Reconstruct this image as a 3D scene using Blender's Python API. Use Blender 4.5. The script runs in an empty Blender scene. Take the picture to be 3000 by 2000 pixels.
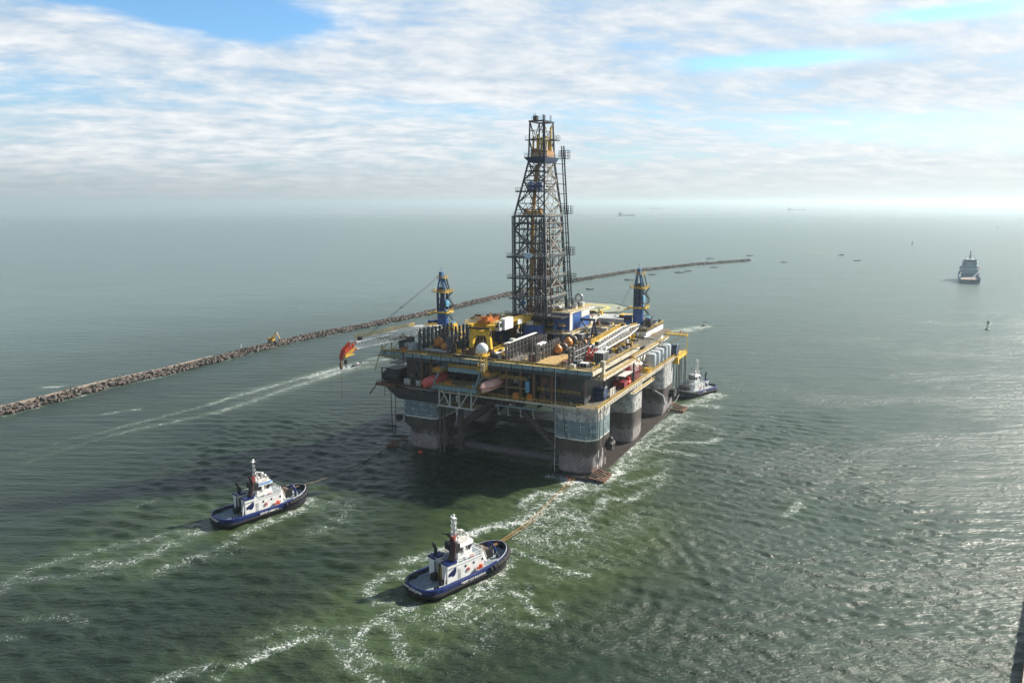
import bpy, bmesh, math, random
import numpy as np
from mathutils import Vector, Matrix
R = math.radians
random.seed(7)
SC = bpy.context.scene
COL = SC.collection
# ---------------------------------------------------------------- camera
H = 95.0
PITCH = math.atan(410 / 2250)
cd = bpy.data.cameras.new('camera'); cd.sensor_width = 36; cd.lens = 27.0
cd.clip_start = 1; cd.clip_end = 200000
cam = bpy.data.objects.new('camera', cd); COL.objects.link(cam)
cam.location = (0, 0, H); cam.rotation_euler = (R(90) - PITCH, 0, 0)
SC.camera = cam
# ---------------------------------------------------------------- sun and sky
SUN_AZ, SUN_EL = R(63), R(34)          # azimuth clockwise from +Y
sd = bpy.data.lights.new('sun', 'SUN'); sd.energy = 4.5; sd.angle = R(2); sd.color = (1, .93, .82)
sun = bpy.data.objects.new('sun', sd); COL.objects.link(sun)
S = Vector((math.sin(SUN_AZ) * math.cos(SUN_EL), math.cos(SUN_AZ) * math.cos(SUN_EL), math.sin(SUN_EL)))
sun.rotation_euler = S.to_track_quat('Z', 'Y').to_euler(); sun.location = (150, 100, 300)
SC.view_settings.view_transform = 'Standard'; SC.view_settings.look = 'None'
SC.view_settings.exposure = 1.22; SC.view_settings.gamma = 1
SC.render.engine = 'CYCLES'
SC.cycles.use_denoising = True
SC.cycles.max_bounces = 12; SC.cycles.volume_bounces = 8
SC.cycles.sample_clamp_indirect = 4

class NT:
    "small helper for node trees"
    def __init__(s, nt): s.nt = nt; s.L = nt.links
    def n(s, t, **k):
        nd = s.nt.nodes.new(t)
        for a, v in k.items(): setattr(nd, a, v)
        return nd
    def put(s, sock, v):
        if v is None: return
        if isinstance(v, bpy.types.NodeSocket): s.L.new(v, sock)
        else: sock.default_value = v
    def m(s, op, a, b=None, c=None, clamp=False):
        nd = s.n('ShaderNodeMath', operation=op); nd.use_clamp = clamp
        s.put(nd.inputs[0], a); s.put(nd.inputs[1], b)
        if c is not None: s.put(nd.inputs[2], c)
        return nd.outputs[0]
    def vm(s, op, a, b=None, sc=None):
        nd = s.n('ShaderNodeVectorMath', operation=op); s.put(nd.inputs[0], a); s.put(nd.inputs[1], b)
        if sc is not None: s.put(nd.inputs['Scale'], sc)
        return nd.outputs['Value'] if op in ('DOT_PRODUCT', 'LENGTH') else nd.outputs[0]
    def noise(s, vec, scale, detail=3, rough=.55, dist=0, lac=2):
        nd = s.n('ShaderNodeTexNoise'); s.put(nd.inputs['Vector'], vec); s.put(nd.inputs['Scale'], scale)
        nd.inputs['Detail'].default_value = detail; nd.inputs['Roughness'].default_value = rough
        nd.inputs['Distortion'].default_value = dist; nd.inputs['Lacunarity'].default_value = lac
        return nd.outputs[0]
    def noisec(s, vec, scale, detail=3):
        nd = s.n('ShaderNodeTexNoise'); s.put(nd.inputs['Vector'], vec); s.put(nd.inputs['Scale'], scale)
        nd.inputs['Detail'].default_value = detail
        return nd.outputs[1]
    def map(s, vec, scale=(1, 1, 1), rot=(0, 0, 0), loc=(0, 0, 0)):
        nd = s.n('ShaderNodeMapping'); s.put(nd.inputs['Vector'], vec)
        nd.inputs['Scale'].default_value = scale; nd.inputs['Rotation'].default_value = rot; nd.inputs['Location'].default_value = loc
        return nd.outputs[0]
    def ss(s, v, lo, hi, a=0., b=1.):
        nd = s.n('ShaderNodeMapRange', interpolation_type='SMOOTHSTEP')
        s.put(nd.inputs['Value'], v); s.put(nd.inputs['From Min'], lo); s.put(nd.inputs['From Max'], hi)
        nd.inputs['To Min'].default_value = a; nd.inputs['To Max'].default_value = b
        return nd.outputs[0]
    def mix(s, f, a, b):
        nd = s.n('ShaderNodeMix', data_type='RGBA'); s.put(nd.inputs[0], f)
        s.put(nd.inputs[6], c4(a)); s.put(nd.inputs[7], c4(b))
        return nd.outputs[2]
def c4(c): return c if isinstance(c, bpy.types.NodeSocket) else (c[0], c[1], c[2], 1)

wld = bpy.data.worlds.new('World'); SC.world = wld; wld.use_nodes = True
nt = wld.node_tree; nt.nodes.clear(); w = NT(nt)
out = w.n('ShaderNodeOutputWorld'); bg = w.n('ShaderNodeBackground')
sky = w.n('ShaderNodeTexSky', sky_type='NISHITA'); sky.sun_disc = False
sky.sun_elevation = SUN_EL; sky.sun_rotation = SUN_AZ; sky.altitude = 50; sky.dust_density = 1.0; sky.ozone_density = 3.0
dirv = w.n('ShaderNodeTexCoord').outputs['Generated']
sep = w.n('ShaderNodeSeparateXYZ'); w.put(sep.inputs[0], dirv)
zc = w.m('MAXIMUM', sep.outputs[2], 0.0)
# the cloud sheet: direction projected on a level ceiling, so clouds flatten towards the horizon
den = w.m('ADD', zc, 0.17)
cb = w.n('ShaderNodeCombineXYZ'); w.put(cb.inputs[0], w.m('DIVIDE', sep.outputs[0], den)); w.put(cb.inputs[1], w.m('DIVIDE', sep.outputs[1], den))
P = w.map(cb.outputs[0], rot=(0, 0, R(-14)))
warp = w.vm('SCALE', w.vm('SUBTRACT', w.noisec(P, 1.1, 2), (.5, .5, .5)), sc=.30)
Pw = w.vm('ADD', P, warp)
big = w.noise(w.map(Pw, (.55, 1.0, 1)), .9, 5, .6)
fine = w.noise(w.map(Pw, (.85, 1.15, 1)), 5.4, 8, .60)
rip = w.noise(w.map(Pw, (.8, 1.5, 1)), 12, 4, .6)
def blob(az, el, wa, we):
    a, e = R(az), R(el)
    az_ = w.m('ARCTAN2', sep.outputs[0], sep.outputs[1]); el_ = w.m('ARCSINE', sep.outputs[2])
    da = w.m('DIVIDE', w.m('SUBTRACT', az_, a), R(wa)); de = w.m('DIVIDE', w.m('SUBTRACT', el_, e), R(we))
    return w.m('EXPONENT', w.m('MULTIPLY', w.m('ADD', w.m('MULTIPLY', da, da), w.m('MULTIPLY', de, de)), -1))
def add(*a):
    r = a[0]
    for b in a[1:]: r = w.m('ADD', r, b)
    return r
gaps = add(w.m('MULTIPLY', blob(-18.5, 11.9, 6.0, 1.25), .58), w.m('MULTIPLY', blob(-26.5, 12.7, 5.5, .75), .55), w.m('MULTIPLY', blob(18.5, 9.3, 6.0, .5), .40), w.m('MULTIPLY', blob(28, 11.4, 4.5, .45), .36),
           w.m('MULTIPLY', blob(-32, 7.2, 6, 1.6), .13), w.m('MULTIPLY', blob(27, 4.6, 12, 1.6), .17), w.m('MULTIPLY', blob(-6, 6.4, 12, 1.0), .12))
dens = w.m('SUBTRACT', add(w.m('MULTIPLY', big, .62), w.m('MULTIPLY', fine, .42), w.m('MULTIPLY', rip, .10)), gaps)
cover = w.m('MULTIPLY', w.ss(dens, .25, .60), .96)
high = w.ss(sep.outputs[2], .25, .60)          # the deck breaks up overhead and behind
cover = w.m('MULTIPLY', cover, w.m('SUBTRACT', 1, w.m('MULTIPLY', high, .30)))
sunv = w.m('MAXIMUM', w.vm('DOT_PRODUCT', dirv, tuple(S)), 0)
sunward = w.m('POWER', sunv, 15)
lum = add(.80, w.m('MULTIPLY', w.m('SUBTRACT', fine, .5), .54), w.m('MULTIPLY', w.m('SUBTRACT', rip, .5), .16), w.m('MULTIPLY', w.m('SUBTRACT', big, .5), .30), w.m('MULTIPLY', sunward, 2.0), w.m('MULTIPLY', blob(30, 8, 14, 4), -.04))
lum = w.m('MULTIPLY', lum, w.m('SUBTRACT', 1, w.m('MULTIPLY', high, .80)))
tint = w.mix(w.ss(lum, .60, .95), (.70, .85, 1.0), (.975, .99, 1.0))
cl = w.n('ShaderNodeVectorMath', operation='SCALE'); w.put(cl.inputs[0], tint); w.put(cl.inputs['Scale'], w.m('MULTIPLY', lum, .468))
SKY_STR = .098
skyc = w.vm('MULTIPLY', w.vm('SCALE', sky.outputs[0], sc=SKY_STR), (.56, .76, .86))
col = w.mix(cover, skyc, cl.outputs[0])
low = w.ss(sep.outputs[2], .07, -.01)
hz = w.mix(w.ss(sep.outputs[0], -.6, .55), (.185, .212, .228), (.33, .35, .355))
col = w.mix(w.m('MULTIPLY', low, .9), col, hz)
w.put(bg.inputs[0], col); bg.inputs[1].default_value = 1.0
w.L.new(bg.outputs[0], out.inputs[0])
FOAM=[([(-89.1,217.2),(-93.8,206.6),(-98.1,198.2),(-102.1,191.7),(-111.0,189.9)],3.0,0.66),([(-77.6,210.3),(-81.8,199.6),(-86.9,193.0),(-92.3,188.0)],2.2,0.616),([(-90.3,218.8),(-96.9,211.0),(-106.2,205.2),(-113.2,199.6),(-121.1,194.3),(-127.4,185.6),(-127.1,176.5)],2.5,0.528),([(-104.8,185.6),(-115.4,184.4),(-124.1,182.1),(-128.2,179.8)],2,0.48400000000000004),([(-65.5,236.1),(-65.6,227.2),(-71.7,220.4),(-79.2,209.5)],2.5,0.792),([(-64.4,230.7),(-52.8,234.3),(-51.8,217.2),(-58.1,211.0)],5,0.44),([(-68.5,251.9),(-57.8,258.3),(-48.2,274.6),(-42.6,292.9)],5,0.44),([(-74.1,287.4),(-62.1,295.7),(-54.4,301.4)],4,0.35200000000000004),([(-74.5,199.6),(-85.2,193.0),(-92.9,184.4)],5,0.3696),([(-112.5,163.4),(-103.9,164.3),(-98.3,161.5)],2,0.44),([(-112.7,155.3),(-108.9,156.1)],1.5,0.44),([(-118.4,230.7),(-115.0,237.0)],1.5,0.44),([(-101.1,263.2),(-99.7,263.7)],1.2,0.44),([(-21.5,195.6),(-28.7,191.7)],2,0.7040000000000001),([(-28.6,186.8),(-33.3,184.4),(-36.0,177.6),(-33.2,171.3),(-26.3,170.2)],2,0.7040000000000001),([(-23.5,169.2),(-29.8,163.4),(-34.6,157.0),(-33.9,151.1),(-29.9,147.1)],2.2,0.792),([(-28.7,162.4),(-25.0,154.4),(-22.7,147.9)],1.8,0.748),([(-42.8,158.8),(-37.6,152.7),(-34.0,144.8),(-26.3,139.6)],1.5,0.66),([(-57.6,154.4),(-51.9,159.7),(-43.3,158.8)],1.5,0.528),([(-44.1,156.1),(-50.2,152.3),(-53.1,149.5),(-55.8,146.3)],1.5,0.88),([(-51.5,151.9),(-55.9,149.5)],2.5,0.528),([(-62.9,144.8),(-67.8,142.5),(-71.4,139.6)],1.8,0.7040000000000001),([(-57.8,145.5),(-59.5,141.8)],1.8,0.616),([(-1.9,193.0),(-4.6,183.3),(-8.2,176.5),(-12.2,171.3),(-15.5,167.2)],3.5,0.836),([(-2.9,179.8),(-7.9,169.2),(-15.1,161.5),(-22.8,163.4)],5,0.528),([(-1.1,169.2),(-5.5,159.7),(-8.1,151.1)],4,0.44),([(-29.9,147.1),(-20.4,144.8),(-16.5,151.1)],3,0.44),([(-31.9,157.9),(-39.1,159.7),(-43.7,154.4),(-49.2,155.3)],1.6,0.528),([(-1.7,171.3),(-8.7,163.4),(-16.8,158.8)],1.6,0.528),([(2.0,217.3),(-3.4,215.8),(-7.4,213.7),(-11.6,209.7),(-13.2,206.5)],2.2,1.0),([(-16.3,199.5),(-19.3,199.5),(-23.4,195.4),(-28.4,192.2)],2.2,0.85),([(-22.4,190.3),(-24.6,187.6),(-28.6,184.3),(-28.0,182.5)],1.6,0.6),([(18.7,250.8),(26.3,251.9),(33.4,255.0),(38.5,261.6)],3,1.08),([(3.5,232.5),(8.7,241.8),(15.8,239.9),(24.4,247.7)],2.2,0.9720000000000001),([(3.9,217.2),(10.4,230.7),(17.9,239.9),(28.1,247.7)],5,0.8424),([(21.3,214.1),(18.3,225.4),(10.6,220.4),(3.8,209.5)],4,0.7776000000000001),([(6.9,228.9),(16.4,227.2),(19.6,217.2),(7.4,205.2)],6,0.648),([(25.5,223.8),(30.6,238.0),(37.9,234.3),(41.6,239.9)],2,0.8640000000000001),([(0.0,199.6),(7.6,193.0),(15.3,185.6),(19.1,184.4)],1.5,0.756),([(1.2,206.6),(9.1,201.0),(20.5,205.2)],2,0.7020000000000001),([(0.5,176.5),(4.7,168.2),(6.6,165.3)],1.6,0.81),([(11.0,171.3),(11.1,163.4)],1.5,0.5940000000000001),([(0.0,161.5),(6.4,160.6),(8.1,163.4)],1.6,0.648),([(3.8,179.8),(4.8,174.4)],1.2,0.648),([(38.0,260.5),(38.7,249.8),(43.5,251.9),(53.8,258.3)],2,0.756),([(36.1,258.3),(40.4,272.1),(53.3,301.4),(66.5,323.4),(77.9,341.0)],2.4,0.918),([(42.1,267.4),(53.6,292.9),(66.4,313.6),(79.1,337.3)],5,0.7128000000000001),([(46.4,279.6),(61.1,295.7),(78.5,295.7),(85.3,301.4)],2,0.81),([(51.0,287.4),(60.6,284.7),(69.5,279.6)],2,0.7020000000000001),([(66.5,323.4),(81.7,323.4),(86.9,307.4)],4,0.54),([(49.2,267.4),(58.6,274.6),(52.5,251.9),(39.9,238.0)],3,0.54),([(84.1,222.9),(88.9,228.0),(92.9,235.2)],1.4,0.756),([(6.0,198.2),(18.1,199.6),(30.6,211.0),(41.7,223.8)],6,0.4536),([(8.4,184.4),(18.4,189.2),(25.1,191.7)],6,0.41040000000000004),([(104.0,372.3),(100.5,375.3),(96.2,367.9)],3.5,1),([(99.3,367.2),(93.0,363.6),(86.9,355.9),(82.8,350.5)],4,0.85),([(79.3,362.9),(79.0,370.1)],2,0.8),([(95.0,350.5),(88.7,353.2),(79.3,350.5),(76.7,354.5)],4,0.8),([(-99.0,435.7),(-111.2,416.7),(-122.8,396.0),(-136.4,371.3),(-143.7,354.6)],2.6,0.74),([(-143.7,354.6),(-156.2,334.4),(-165.1,320.7),(-170.9,310.1)],2.2,0.55),([(-170.9,310.1),(-178.6,302.0),(-183.7,288.8),(-190.6,278.4)],1.8,0.42),([(-99.0,435.7),(-111.2,416.7),(-122.8,396.0),(-136.4,371.3)],7,0.5),([(-96.5,424.1),(-106.1,406.1),(-115.4,386.4),(-127.3,357.3),(-135.8,339.3)],2.6,0.74),([(-135.8,339.3),(-146.0,327.4),(-158.9,314.2),(-164.6,306.0)],2.2,0.55),([(-164.6,306.0),(-170.8,294.3),(-176.0,283.5),(-178.9,271.8)],1.8,0.42),([(-96.5,424.1),(-106.1,406.1),(-115.4,386.4),(-127.3,357.3)],7,0.5),([(-89.8,448.4),(-96.0,439.2),(-105.3,424.7),(-111.0,411.9)],4.5,1.0),([(-90.7,442.3),(-97.5,426.6),(-103.1,411.9)],3.5,0.95),([(-95.0,434.3),(-103.5,417.3)],7,0.7),([(-87.8,459.1),(-83.5,464.7),(-72.3,459.1)],3,0.8),([(-94.2,426.6),(-82.2,440.2)],3,0.7),([(-84.1,450.5),(-77.7,457.0)],3,0.6),([(-243.6,388.0),(-240.4,388.9),(-236.2,390.2)],2.2,1),([(-184.5,338.0),(-180.7,341.0)],1.8,0.8),([(-177.2,344.7),(-173.5,345.5)],1.8,0.8),([(-254.9,371.3),(-252.4,374.2)],2,0.6),([(-227.6,329.7),(-226.5,338.0)],1.2,0.6),([(152.5,589.0),(138.8,578.1),(125.1,567.5),(114.3,560.2)],5,1),([(150.4,590.6),(134.8,578.1),(119.9,566.0)],4,0.9),([(151.3,584.3),(134.5,566.0),(126.7,561.6)],3.5,0.9),([(538.1,917.3),(442.3,798.4),(340.8,663.7)],14,0.16),([(583.9,1377.0),(574.4,1429.5),(579.2,1526.2)],9,1),([(579.2,1526.2),(576.5,1590.7),(565.7,1670.7),(564.3,1764.5)],10,0.7),([(521.7,895.3),(498.0,847.5)],10,0.4),([(576.5,932.9),(565.8,910.0)],8,0.5)]
# ---------------------------------------------------------------- helpers
MATS = {}
def newmat(name):
    m = bpy.data.materials.new(name); m.use_nodes = True
    k = NT(m.node_tree); b = m.node_tree.nodes['Principled BSDF']
    return m, k, b
def mat(name, rgb, rough=.55, metal=0., wear=.35, wcol=None, wscale=.5, streak=True, var=.18, bump=.0, spec=.4):
    "worn paint: blotches, vertical streaks and patches of another colour (rust unless given)"
    if name in MATS: return MATS[name]
    m, k, b = newmat(name)
    oc = k.n('ShaderNodeTexCoord').outputs['Object']
    ge = k.n('ShaderNodeNewGeometry').outputs['Position']
    n1 = k.noise(ge, .9, 4, .6); n2 = k.noise(k.map(ge, (1, 1, .16 if streak else 1)), wscale * 2.2, 5, .65)
    dk = tuple(c * (1 - var * 1.6) for c in rgb); lt = tuple(min(1, c * (1 + var)) for c in rgb)
    c = k.mix(k.ss(n1, .3, .7), dk, lt)
    if wear > 0:
        wc = wcol or (.16, .075, .035)
        c = k.mix(k.m('MULTIPLY', k.ss(n2, .66 - .28 * wear, .80 - .2 * wear), .85), c, wc)
    k.put(b.inputs['Base Color'], c)
    k.put(b.inputs['Roughness'], k.m('ADD', rough - .1, k.m('MULTIPLY', n2, .2)))
    b.inputs['Metallic'].default_value = metal; b.inputs['Specular IOR Level'].default_value = spec
    if bump:
        bp = k.n('ShaderNodeBump'); bp.inputs['Strength'].default_value = .6; bp.inputs['Distance'].default_value = bump
        k.put(bp.inputs['Height'], k.noise(ge, 3, 4, .6)); k.put(b.inputs['Normal'], bp.outputs[0])
    MATS[name] = m
    return m

class MB:
    "collects shapes and links them as ONE mesh object; coordinates are relative to off"
    def __init__(s, off=(0, 0, 0)): s.v = []; s.f = []; s.off = Vector(off); s.sm = []
    def _add(s, vs, fs, smooth=False):
        b = len(s.v); s.v += [tuple(Vector(p) - s.off) for p in vs]
        s.f += [tuple(b + i for i in f) for f in fs]; s.sm += [smooth] * len(fs)
        return s
    def box(s, x0, x1, y0, y1, z0, z1):
        vs = [(x, y, z) for z in (z0, z1) for y in (y0, y1) for x in (x0, x1)]
        return s._add(vs, [(0, 2, 3, 1), (4, 5, 7, 6), (0, 1, 5, 4), (2, 6, 7, 3), (0, 4, 6, 2), (1, 3, 7, 5)])
    def cbox(s, c, d, rz=0, bev=0):
        "box by centre and size, turned about z"
        x, y, z = (i / 2 for i in d); ca, sa = math.cos(rz), math.sin(rz)
        pts = []
        if bev:
            ring = []
            for sx, sy in ((1, 1), (-1, 1), (-1, -1), (1, -1)):
                a, b_ = (sx * (x - bev), sy * y), (sx * x, sy * (y - bev))
                ring += ([b_, a] if sx * sy > 0 else [a, b_])
            return s.prism([(c[0] + px * ca - py * sa, c[1] + px * sa + py * ca) for px, py in ring], c[2] - z, c[2] + z)
        for zz in (-z, z):
            for yy in (-y, y):
                for xx in (-x, x): pts.append((c[0] + xx * ca - yy * sa, c[1] + xx * sa + yy * ca, c[2] + zz))
        return s._add(pts, [(0, 2, 3, 1), (4, 5, 7, 6), (0, 1, 5, 4), (2, 6, 7, 3), (0, 4, 6, 2), (1, 3, 7, 5)])
    def bar(s, p, q, w=.2, h=None):
        p, q = Vector(p), Vector(q); d = q - p
        if d.length < 1e-6: return s
        h = h or w; d.normalize()
        a = d.cross(Vector((0, 0, 1)))
        if a.length < 1e-3: a = Vector((1, 0, 0))
        a.normalize(); b = a.cross(d)
        a *= w / 2; b *= h / 2
        vs = [r + x * a + y * b for r in (p, q) for x, y in ((-1, -1), (1, -1), (1, 1), (-1, 1))]
        return s._add(vs, [(3, 2, 1, 0), (4, 5, 6, 7), (0, 1, 5, 4), (1, 2, 6, 5), (2, 3, 7, 6), (3, 0, 4, 7)])
    def tube(s, pts, r, n=8, r2=None, cap=True):
        pts = [Vector(p) for p in pts]; k = len(pts); vs = []; fs = []
        rr = r if isinstance(r, (list, tuple)) else [r + ((r2 if r2 is not None else r) - r) * i / max(1, k - 1) for i in range(k)]
        up = None
        for i, p in enumerate(pts):
            d = (pts[min(k - 1, i + 1)] - pts[max(0, i - 1)]).normalized()
            if up is None:
                up = Vector((0, 0, 1)) if abs(d.z) < .9 else Vector((1, 0, 0))
            a = d.cross(up); a.normalize(); b = a.cross(d); up = b
            for j in range(n):
                t = 2 * math.pi * j / n
                vs.append(p + a * (rr[i] * math.cos(t)) + b * (rr[i] * math.sin(t)))
        for i in range(k - 1):
            for j in range(n):
                fs.append((i * n + j, (i + 1) * n + j, (i + 1) * n + (j + 1) % n, i * n + (j + 1) % n))
        s._add(vs, fs, True)
        if cap:
            s._add(vs[:n], [tuple(range(n))]); s._add(vs[-n:], [tuple(range(n))[::-1]])
        return s
    def cyl(s, c, r, z0, z1, n=16, r2=None):
        return s.tube([(c[0], c[1], z0), (c[0], c[1], z1)], r, n, r2)
    def lathe(s, c, prof, n=16):
        vs = []; fs = []
        for r, z in prof:
            for j in range(n):
                t = 2 * math.pi * j / n; vs.append((c[0] + r * math.cos(t), c[1] + r * math.sin(t), z))
        for i in range(len(prof) - 1):
            for j in range(n): fs.append((i * n + j, i * n + (j + 1) % n, (i + 1) * n + (j + 1) % n, (i + 1) * n + j))
        return s._add(vs, fs, True)
    def ball(s, c, r, n=14, sq=1.):
        k = n // 2
        return s.lathe(c, [(max(.001, r * math.sin(math.pi * i / k)), c[2] - r * sq * math.cos(math.pi * i / k)) for i in range(k + 1)], n)
    def prism(s, poly, z0, z1, top=None):
        n = len(poly); tp = top or poly
        vs = [(x, y, z0) for x, y in poly] + [(x, y, z1) for x, y in tp]
        return s._add(vs, [tuple(range(n))[::-1], tuple(range(n, 2 * n))] + [(i, (i + 1) % n, n + (i + 1) % n, n + i) for i in range(n)])
    def loft(s, rings, closed=True, caps=True, smooth=True):
        n = len(rings[0]); vs = [p for r in rings for p in r]; fs = []
        for i in range(len(rings) - 1):
            for j in range(n if closed else n - 1):
                fs.append((i * n + j, i * n + (j + 1) % n, (i + 1) * n + (j + 1) % n, (i + 1) * n + j))
        s._add(vs, fs, smooth)
        if caps: s._add(rings[0], [tuple(range(n))[::-1]]); s._add(rings[-1], [tuple(range(n))])
        return s
    def quad(s, *p): return s._add(p, [tuple(range(len(p)))])
    def rail(s, path, h=1.15, step=1.9, t=.085, mid=2, closed=False):
        "guard rail along a path of floor points"
        P = [Vector(p) for p in path]
        if closed: P.append(P[0])
        for a, b in zip(P, P[1:]):
            L = (b - a).length; n = max(1, round(L / step))
            for i in range(n + 1):
                q = a.lerp(b, i / n); s.bar(q, q + Vector((0, 0, h)), t)
            for j in range(mid):
                z = h * (j + 1) / mid - t * .4; s.bar(a + Vector((0, 0, z)), b + Vector((0, 0, z)), t)
        return s
    def truss(s, a0, a1, b0, b1, n, t=.2, tc=None):
        "flat lattice between chord a (a0-a1) and chord b (b0-b1)"
        a0, a1, b0, b1 = map(Vector, (a0, a1, b0, b1)); tc = tc or t * 1.5
        s.bar(a0, a1, tc); s.bar(b0, b1, tc)
        for i in range(n):
            f, g = i / n, (i + 1) / n
            s.bar(a0.lerp(a1, f), b0.lerp(b1, f), t)
            if i % 2: s.bar(b0.lerp(b1, f), a0.lerp(a1, g), t)
            else: s.bar(a0.lerp(a1, f), b0.lerp(b1, g), t)
        s.bar(a1, b1, t)
        return s
    def stair(s, p, q, w=.9, n=10):
        p, q = Vector(p), Vector(q); d = q - p; sd = Vector((-d.y, d.x, 0)).normalized() * w / 2
        for k in (-1, 1): s.bar(p + sd * k, q + sd * k, .1, .25); s.bar(p + sd * k + Vector((0, 0, 1)), q + sd * k + Vector((0, 0, 1)), .08)
        for i in range(n):
            c = p.lerp(q, (i + .5) / n); s.bar(c - sd, c + sd, .28, .05)
        return s
    def build(s, name, m, parent=None, loc=None, rz=0):
        me = bpy.data.meshes.new(name); me.from_pydata(s.v, [], s.f); me.update()
        me.polygons.foreach_set('use_smooth', s.sm)
        if any(s.sm): me.set_sharp_from_angle(angle=R(40))
        for x in (m if isinstance(m, (list, tuple)) else [m]): me.materials.append(x)
        o = bpy.data.objects.new(name, me); COL.objects.link(o)
        if parent is not None: o.parent = parent
        if loc is not None: o.location = loc; o.rotation_euler = (0, 0, rz)
        return o

def tag(o, label=None, cat=None, group=None, kind=None):
    if label: o['label'] = label
    if cat: o['category'] = cat
    if group: o['group'] = group
    if kind: o['kind'] = kind
    return o
YAW = R(26.4); ORG = Vector((28.5, 254.6, 0))
RIGM = Matrix.Translation(ORG) @ Matrix.Rotation(-YAW, 4, 'Z')
def rig(u, v, z=0): return RIGM @ Vector((u, v, z))
class T:
    "a top-level thing: an Empty at its base; parts are given in platform (or own) coordinates"
    def __init__(s, name, label, cat, at=(0, 0, 0), rz=0, group=None, onrig=True):
        s.at = Vector(at); o = bpy.data.objects.new(name, None); COL.objects.link(o); o.empty_display_size = .5
        if onrig: o.location = rig(*at); o.rotation_euler = (0, 0, -YAW + rz)
        else: o.location = at; o.rotation_euler = (0, 0, rz)
        s.own = bool(rz) or not onrig
        tag(o, label, cat, group); s.o = o
    def mb(s): return MB((0, 0, 0) if s.own else s.at)
    def part(s, name, m, mb, parent=None): return mb.build(name, m, parent or s.o)
def copy_tree(o, parent=None):
    c = o.copy(); COL.objects.link(c)
    if parent is not None: c.parent = parent
    for ch in list(o.children): copy_tree(ch, c)
    return c
def rrect(x0, x1, y0, y1, r, n=5):
    "rounded rectangle, r = radii of the corners (x1y0, x1y1, x0y1, x0y0)"
    P = []
    for (cx, cy, a0), q in zip(((x1, y0, -90), (x1, y1, 0), (x0, y1, 90), (x0, y0, 180)), r):
        sx, sy = (1 if cx == x1 else -1), (1 if cy == y1 else -1)
        for i in range(n + 1):
            t = R(a0 + 90 * i / n); P.append((cx - sx * q + q * math.cos(t), cy - sy * q + q * math.sin(t)))
    return P
def nest(fs): return [f for f in fs]

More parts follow.
